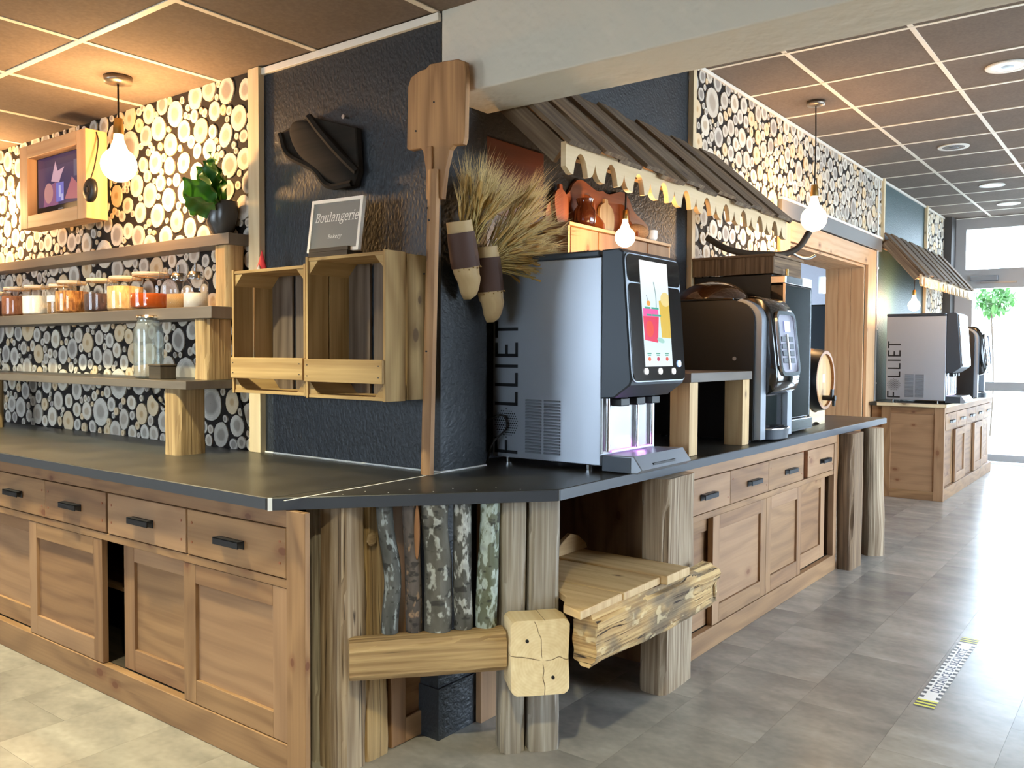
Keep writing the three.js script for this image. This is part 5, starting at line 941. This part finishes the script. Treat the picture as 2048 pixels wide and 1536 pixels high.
{ // tall black machine behind
  const t = thing('hot_water_machine', 'tall glossy black machine between the coffee machine and the barrel', 'drink machine', [0.15, HC, -2.27]);
  part(t, 'body', box(-0.09, 0.33, HC + 0.012, 1.60, -2.46, -2.10, { b: 0.006 }), M.black);
  part(t, 'foot', [box(-0.06, 0.36, HC, HC + 0.0125, -2.44, -2.12)], M.rubber);
  part(t, 'door', box(0.331, 0.41, HC + 0.075, 1.545, -2.452, -2.072, { b: 0.008, s: 2 }), M.gloss);
  part(t, 'top_band', box(0.331, 0.412, 1.546, 1.588, -2.452, -2.072, { b: 0.006 }), M.chrome);
  part(t, 'paper_label', box(0.4121, 0.413, 1.546, 1.59, -2.452, -2.31), M.pvc, 'white label');
  part(t, 'side_strip', box(0.40, 0.412, HC + 0.07, 1.546, -2.072, -2.066), M.chrome); part(t, 'side_strip', box(0.40, 0.412, HC + 0.07, 1.546, -2.458, -2.4525), M.chrome);
  part(t, 'drip_tray', box(0.331, 0.43, HC + 0.012, HC + 0.074, -2.45, -2.074, { b: 0.006 }), M.chrome);
  part(t, 'knob', cyl(0.37, 1.588, 1.628, -2.20, 0.008, 0.008, 12), M.brass);
  const b = thing('wooden_box', 'dark wooden box standing on top of the tall black machine', 'box', [0.14, 1.601, -2.3]);
  part(b, 'side_board', box(-0.09, 0.05, 1.601, 1.685, -2.092, -2.08, { g: 'y', b: 0.001 }), M.beamDark); part(b, 'side_board', box(0.052, 0.20, 1.601, 1.685, -2.092, -2.08, { g: 'y', b: 0.001 }), M.beamDark); part(b, 'side_board', box(0.202, 0.345, 1.601, 1.685, -2.092, -2.08, { g: 'y', b: 0.001 }), M.beamDark);
  part(b, 'front_board', box(0.334, 0.346, 1.601, 1.685, -2.48, -2.0925, { g: 'z', b: 0.001 }), M.beamDark); part(b, 'back_board', box(-0.09, 0.333, 1.601, 1.685, -2.49, -2.4805), M.beamDark);
  part(b, 'lid', box(-0.095, 0.355, 1.6855, 1.699, -2.495, -2.075, { g: 'z', b: 0.002 }), M.beamDark);
  const h = thing('wooden_sled_runner', 'curved old wooden runner lying on the dark box with an upturned tip', 'runner', [0.18, 1.70, -2.25]);
  part(h, 'runner', (() => { const g = tube([[-0.05, 1.815, -2.16], [0.05, 1.752, -2.18], [0.15, 1.723, -2.22], [0.24, 1.717, -2.27], [0.30, 1.722, -2.35], [0.36, 1.76, -2.40], [0.40, 1.84, -2.44]], 0.017, 40, 8); return bmap(g.toNonIndexed(), 'x'); })(), M.oldDark);
  part(h, 'hook', tube([[0.33, 1.73, -2.38], [0.36, 1.708, -2.43], [0.38, 1.708, -2.5], [0.39, 1.73, -2.57]], 0.007, 20, 6), M.steel);
}
{ // barrel on a cradle
  const t = thing('wine_barrel', 'small wooden barrel with a black tap lying on a pale cradle', 'barrel', [0.2, HC, -2.82]), cy = 1.052, cz = -2.81, r = 0.172;
  const x0 = 0.03, x1 = 0.385, n = 20, bul = (f) => r * (0.955 + 0.13 * Math.sin(Math.PI * f));
  for (let k = 0; k < 20; k++) { // staves
    const a0 = k / 20 * 6.28318, a1 = (k + 0.985) / 20 * 6.28318, pos = [], idx = [], m = 10;
    for (let i = 0; i <= m; i++) { const f = i / m, x = mix(x0, x1, f); for (const [a, d] of [[a0, 0], [(a0 + a1) / 2, 0.0006], [a1, 0], [a1, -0.016], [(a0 + a1) / 2, -0.016], [a0, -0.016]]) pos.push(x, cy + (bul(f) + d) * Math.cos(a), cz + (bul(f) + d) * Math.sin(a)); }
    for (let i = 0; i < m; i++) for (let j = 0; j < 6; j++) { const a = i * 6 + j, b = i * 6 + (j + 1) % 6; idx.push(a, a + 6, b, b, a + 6, b + 6); }
    for (const o of [0, m * 6]) idx.push(o, o + 1, o + 5, o + 1, o + 4, o + 5, o + 1, o + 2, o + 4, o + 2, o + 3, o + 4);
    const g = new THREE.BufferGeometry(); g.setAttribute('position', new THREE.Float32BufferAttribute(pos, 3)); g.setIndex(idx); const q = g.toNonIndexed(); q.computeVertexNormals(); part(t, 'stave', bmap(q, 'x'), M.barrel);
  }
  const hoop = (xa, xb) => { const f0 = (xa - x0) / (x1 - x0), f1 = (xb - x0) / (x1 - x0); const g = new THREE.LatheGeometry([[bul(f0) + 0.001, xa], [bul(f0) + 0.003, xa], [bul(f1) + 0.003, xb], [bul(f1) + 0.001, xb]].map(([a, b]) => new THREE.Vector2(a, b)), 40); g.rotateZ(-Math.PI / 2); g.translate(0, cy, cz); part(t, 'hoop', g, M.handle, 'dark iron hoop'); };
  hoop(0.33, 0.384); hoop(0.24, 0.265); hoop(0.12, 0.145); hoop(0.032, 0.08);
  const hd = new THREE.CylinderGeometry(r * 0.94, r * 0.94, 0.012, 36); hd.rotateZ(Math.PI / 2); hd.translate(x1 - 0.022, cy, cz); part(t, 'head', bmap(hd.toNonIndexed(), 'y'), M.barrelHead);
  const hb = new THREE.CylinderGeometry(r * 0.94, r * 0.94, 0.012, 36); hb.rotateZ(Math.PI / 2); hb.translate(x0 + 0.022, cy, cz); part(t, 'head', bmap(hb.toNonIndexed(), 'y'), M.barrelHead);
  part(t, 'paper_label', box(x1 - 0.0158, x1 - 0.0148, cy - 0.012, cy + 0.033, cz - 0.032, cz + 0.01), M.pvc, 'small white label');
  const tp = sub(t, 'tap'); part(tp, 'tap_body', rotated(new THREE.CylinderGeometry(0.014, 0.016, 0.07, 14), 0, 0, Math.PI / 2).translate(x1 + 0.02, cy - 0.10, cz), M.black); part(tp, 'tap_key', box(x1 + 0.03, x1 + 0.042, cy - 0.098, cy - 0.05, cz - 0.018, cz + 0.018, { b: 0.004 }), M.black); part(tp, 'tap_spout', cyl(x1 + 0.045, cy - 0.145, cy - 0.10, cz, 0.009, 0.010, 12), M.black);
  const c = thing('barrel_cradle', 'pale wooden cradle under the small barrel', 'cradle', [0.2, HC, -2.81]);
  for (const x of [0.075, 0.30]) {
    const s = new THREE.Shape(); s.moveTo(-0.17, 0); s.lineTo(-0.08, 0); s.quadraticCurveTo(0, 0.035, 0.08, 0); s.lineTo(0.17, 0); s.lineTo(0.165, 0.13); s.lineTo(0.135, 0.135); s.absarc(0, cy - HC, 0.184, -0.74, -Math.PI + 0.74, true); s.lineTo(-0.165, 0.13); s.closePath();
    const g = new THREE.ExtrudeGeometry(s, { depth: 0.03, bevelEnabled: false, curveSegments: 14 }); g.rotateY(Math.PI / 2); g.translate(x, HC, cz); part(c, 'bearer', bmap(g.index ? g.toNonIndexed() : g, 'z'), M.trimPale);
  }
  part(c, 'stretcher', box(0.105, 0.30, HC + 0.04, HC + 0.065, cz - 0.02, cz + 0.02), M.trimPale);
}
{ // black cabinet in the back room, conduit pipe
  const t = thing('black_cabinet', 'tall black cabinet seen through the wooden doorway', 'cabinet', [-1.15, 0, -7.9]);
  part(t, 'body', box(-1.7, -0.9, 0.02, 1.76, -8.3, -7.7, { b: 0.006 }), M.black); part(t, 'plinth', box(-1.68, -0.92, 0, 0.0195, -8.28, -7.72), M.rubber); part(t, 'door', box(-1.69, -0.91, 0.06, 1.74, -7.6995, -7.68, { b: 0.003 }), M.charcoal); part(t, 'handle', box(-1.64, -1.62, 0.8, 1.1, -7.68, -7.65, { b: 0.004 }), M.steel);
  const c = thing('conduit_pipe', 'thin white conduit pipe running down beside the doorway', 'pipe', [XW + 0.012, HC, -5.76]);
  part(c, 'pipe', cyl(XW + 0.014, 0.02, 2.70, -5.765, 0.009, 0.009, 12), M.pvc);
  for (const y of [0.95, 1.42, 1.95, 2.4]) part(c, 'pipe_clip', box(XW, XW + 0.026, y - 0.008, y + 0.008, -5.785, -5.745, { b: 0.003 }), M.pvc);
}

// ================================================================ SPICE CABINET UNDER THE AWNING
{
  const z0 = -1.64, z1 = -0.755, y0 = 1.50, y1 = 1.722, xf = 0.0;
  const t = thing('spice_cabinet', 'small wall cabinet of drawers with a curved back above the nearest machine', 'cabinet', [-0.06, y0, -1.2]);
  part(t, 'top_board', box(XW + 0.001, xf + 0.008, y1 - 0.014, y1, z0, z1, { g: 'z', b: 0.002 }), M.casing); part(t, 'bottom_board', box(XW + 0.001, xf + 0.004, y0, y0 + 0.014, z0, z1, { g: 'z' }), M.casing);
  for (const z of [z0, z1 - 0.014]) part(t, 'side_board', box(XW + 0.001, xf, y0 + 0.014, y1 - 0.014, z, z + 0.014, { g: 'y' }), M.casing);
  const n = 4, w = (z1 - z0 - 0.028) / n;
  for (let k = 0; k < n; k++) { const a = z0 + 0.014 + k * w; const d = sub(t, 'drawer'); part(d, 'drawer_front', box(xf - 0.014, xf + 0.002, y0 + 0.016, y1 - 0.018, a + 0.004, a + w - 0.004, { g: 'y', b: 0.002 }), M.pinePale); part(d, 'knob', rotated(lathe([[0, 0.022], [0.010, 0.018], [0.006, 0.008], [0.008, 0]], 14), 0, 0, -Math.PI / 2).translate(xf + 0.002, y0 + 0.11, a + w / 2), M.oldDark); }
  const S = new THREE.Shape(); const L = z1 - z0; S.moveTo(0, 0); S.lineTo(L, 0); S.lineTo(L, 0.05); S.bezierCurveTo(L - 0.02, 0.14, L - 0.16, 0.10, L - 0.20, 0.19); S.bezierCurveTo(L - 0.28, 0.27, L - 0.36, 0.16, L / 2, 0.20); S.bezierCurveTo(0.36, 0.16, 0.28, 0.27, 0.20, 0.19); S.bezierCurveTo(0.16, 0.10, 0.02, 0.14, 0, 0.05); S.closePath();
  const g = new THREE.ExtrudeGeometry(S, { depth: 0.014, bevelEnabled: false, curveSegments: 8 }); g.rotateY(Math.PI / 2); g.translate(XW + 0.002, y1, z1); part(t, 'curved_back', bmap(g.index ? g.toNonIndexed() : g, 'z'), M.redwood);
  for (const zz of [z1 - 0.30, z1 - 0.60]) { const s = new THREE.Shape(); s.moveTo(0, 0); s.lineTo(0.10, 0); s.bezierCurveTo(0.10, 0.06, 0.05, 0.05, 0.05, 0.10); s.bezierCurveTo(0.05, 0.14, 0.02, 0.16, 0, 0.16); s.closePath(); const q = new THREE.ExtrudeGeometry(s, { depth: 0.012, bevelEnabled: false, curveSegments: 6 }); q.translate(XW + 0.017, y1, zz); part(t, 'divider', bmap(q.index ? q.toNonIndexed() : q, 'y'), M.redwood); }
  // brown board on the wall behind
  const b = thing('wall_board', 'red-brown board on the dark wall below the awning', 'board', [XW, 1.74, -0.6]); part(b, 'plank', box(XW, XW + 0.012, 1.72, 2.0, -0.745, -0.25, { g: 'z', b: 0.002 }), tinted(M.redwood, 0.26, 0.2, 0.2));
  // vessels on the cabinet
  const pot = thing('stoneware_jar', 'dark brown glazed jar standing on the spice cabinet', 'jar', [-0.05, y1, -0.955]); lpart(pot, 'body', lathe([[0, 0], [0.04, 0.001], [0.048, 0.03], [0.045, 0.075], [0.030, 0.095], [0.036, 0.118], [0.037, 0.122]], 28), phys({ color: 0x3c1c10, roughness: 0.18, clearcoat: 1, clearcoatRoughness: 0.1 }));
  lpart(pot, 'mouth', lathe([[0, 0.112], [0.033, 0.112], [0.037, 0.122]], 28), M.black);
  const cb = (z, h, w2, label, m, lean) => { const o = thing('cutting_board', label, 'board', [-0.095, y1 + 0.001, z], 'boards on the spice cabinet'); const s = new THREE.Shape(); s.moveTo(-w2 * 0.6, 0); s.quadraticCurveTo(-w2, h * 0.2, -w2, h * 0.55); s.quadraticCurveTo(-w2, h * 0.8, -w2 * 0.25, h * 0.88); s.lineTo(-w2 * 0.2, h); s.lineTo(w2 * 0.2, h); s.lineTo(w2 * 0.25, h * 0.88); s.quadraticCurveTo(w2, h * 0.8, w2, h * 0.55); s.quadraticCurveTo(w2, h * 0.2, w2 * 0.6, 0); s.closePath(); const q = new THREE.ExtrudeGeometry(s, { depth: 0.012, bevelEnabled: false, curveSegments: 6 }); q.rotateY(Math.PI / 2); q.rotateZ(lean); lpart(o, 'board', bmap(q.index ? q.toNonIndexed() : q, 'y'), m); };
  cb(-0.84, 0.17, 0.05, 'small rounded board leaning left of the brown jar', M.redwood, 0.06);
  cb(-1.20, 0.16, 0.062, 'pale rounded board glowing behind the bare bulb', M.plank, 0.06);
  const br = thing('round_bread', 'round brown loaf lying on the spice cabinet', 'bread', [-0.05, y1, -1.40]); { const q = new THREE.SphereGeometry(1, 24, 14); q.scale(0.045, 0.036, 0.085); q.translate(0, 0.036, 0); lpart(br, 'crust', q, fill([196, 140, 84], [150, 96, 52], 14, 6)); }
  const cp = thing('white_cup', 'small white cup with a handle at the end of the spice cabinet', 'cup', [-0.05, y1, -1.53]); lpart(cp, 'bowl', lathe([[0, 0.002], [0.025, 0.002], [0.034, 0.02], [0.036, 0.055], [0.033, 0.055], [0.03, 0.02], [0, 0.008]], 24), M.pvc); lpart(cp, 'handle', new THREE.TorusGeometry(0.016, 0.004, 8, 18).rotateY(Math.PI / 2).translate(0, 0.03, -0.042), M.pvc);
}

{ // shrub outside the glass door
  const t = thing('shrub', 'green shrub standing outside the glass door', 'shrub', [-0.25, -0.05, -13]);
  lpart(t, 'trunk', tube([[0, 0, 0], [0.03, 0.8, 0.02], [-0.02, 1.9, 0]], 0.012, 12, 7), M.oldDark);
  const lv = []; for (let k = 0; k < 260; k++) { const a = rnd() * 6.28, b = Math.acos(rr(-1, 1)), r = Math.cbrt(rnd()), g = new THREE.CircleGeometry(0.06, 6); g.scale(0.5, 1.2, 1); g.rotateX(rnd() * 6.28); g.rotateY(rnd() * 6.28); g.translate(0.3 * r * Math.sin(b) * Math.cos(a), 2.1 + 0.26 * r * Math.cos(b), 0.3 * r * Math.sin(b) * Math.sin(a)); lv.push(g); }
  const lm = phys({ color: 0x3f7030, roughness: 0.8, transmission: 0.3, thickness: 0 }); lm.side = THREE.DoubleSide; lpart(t, 'foliage', join(lv), lm).userData.kind = 'stuff';
}

// ================================================================ FLOOR STICKERS
{
  const c = document.createElement('canvas'); c.width = 1024; c.height = 72; const q = c.getContext('2d');
  q.fillStyle = '#efece6'; q.fillRect(0, 0, 1024, 72); q.fillStyle = '#2b2c2e'; for (let k = 0; k < 17; k++) { q.fillRect(112 + k * 48, 0, 24, 15); q.fillRect(112 + k * 48, 57, 24, 15); }
  for (const x of [0, 936]) for (let k = 0; k < 3; k++) { q.fillStyle = '#2b2c2e'; q.fillRect(x + k * 30, 0, 15, 72); q.fillStyle = '#e3e04a'; q.fillRect(x + 15 + k * 30, 0, 15, 72); }
  q.fillStyle = '#2f3a56'; q.font = 'bold 44px sans-serif'; q.textAlign = 'center'; q.textBaseline = 'middle'; q.save(); q.translate(512, 38); q.scale(1.32, 1); q.fillText('DISTANCE DE SÉCURITÉ', 0, 0, 590); q.restore();
  const tx = new THREE.CanvasTexture(c); tx.colorSpace = THREE.SRGBColorSpace; const m = std({ map: tx, roughness: 0.4 });
  const mk = (x, z, label) => { const t = thing('floor_sticker', label, 'sticker', [x, 0.0006, z], 'distance stickers on the floor'); const g = new THREE.PlaneGeometry(0.90, 0.065); g.rotateX(-Math.PI / 2); g.rotateY(Math.PI / 2); lpart(t, 'film', g, m); };
  mk(1.285, -1.465, 'striped floor sticker reading DISTANCE DE SÉCURITÉ in the aisle'); mk(1.285, -3.85, 'second striped floor sticker further along the aisle in the glare');
}

renderer.render(scene, camera);
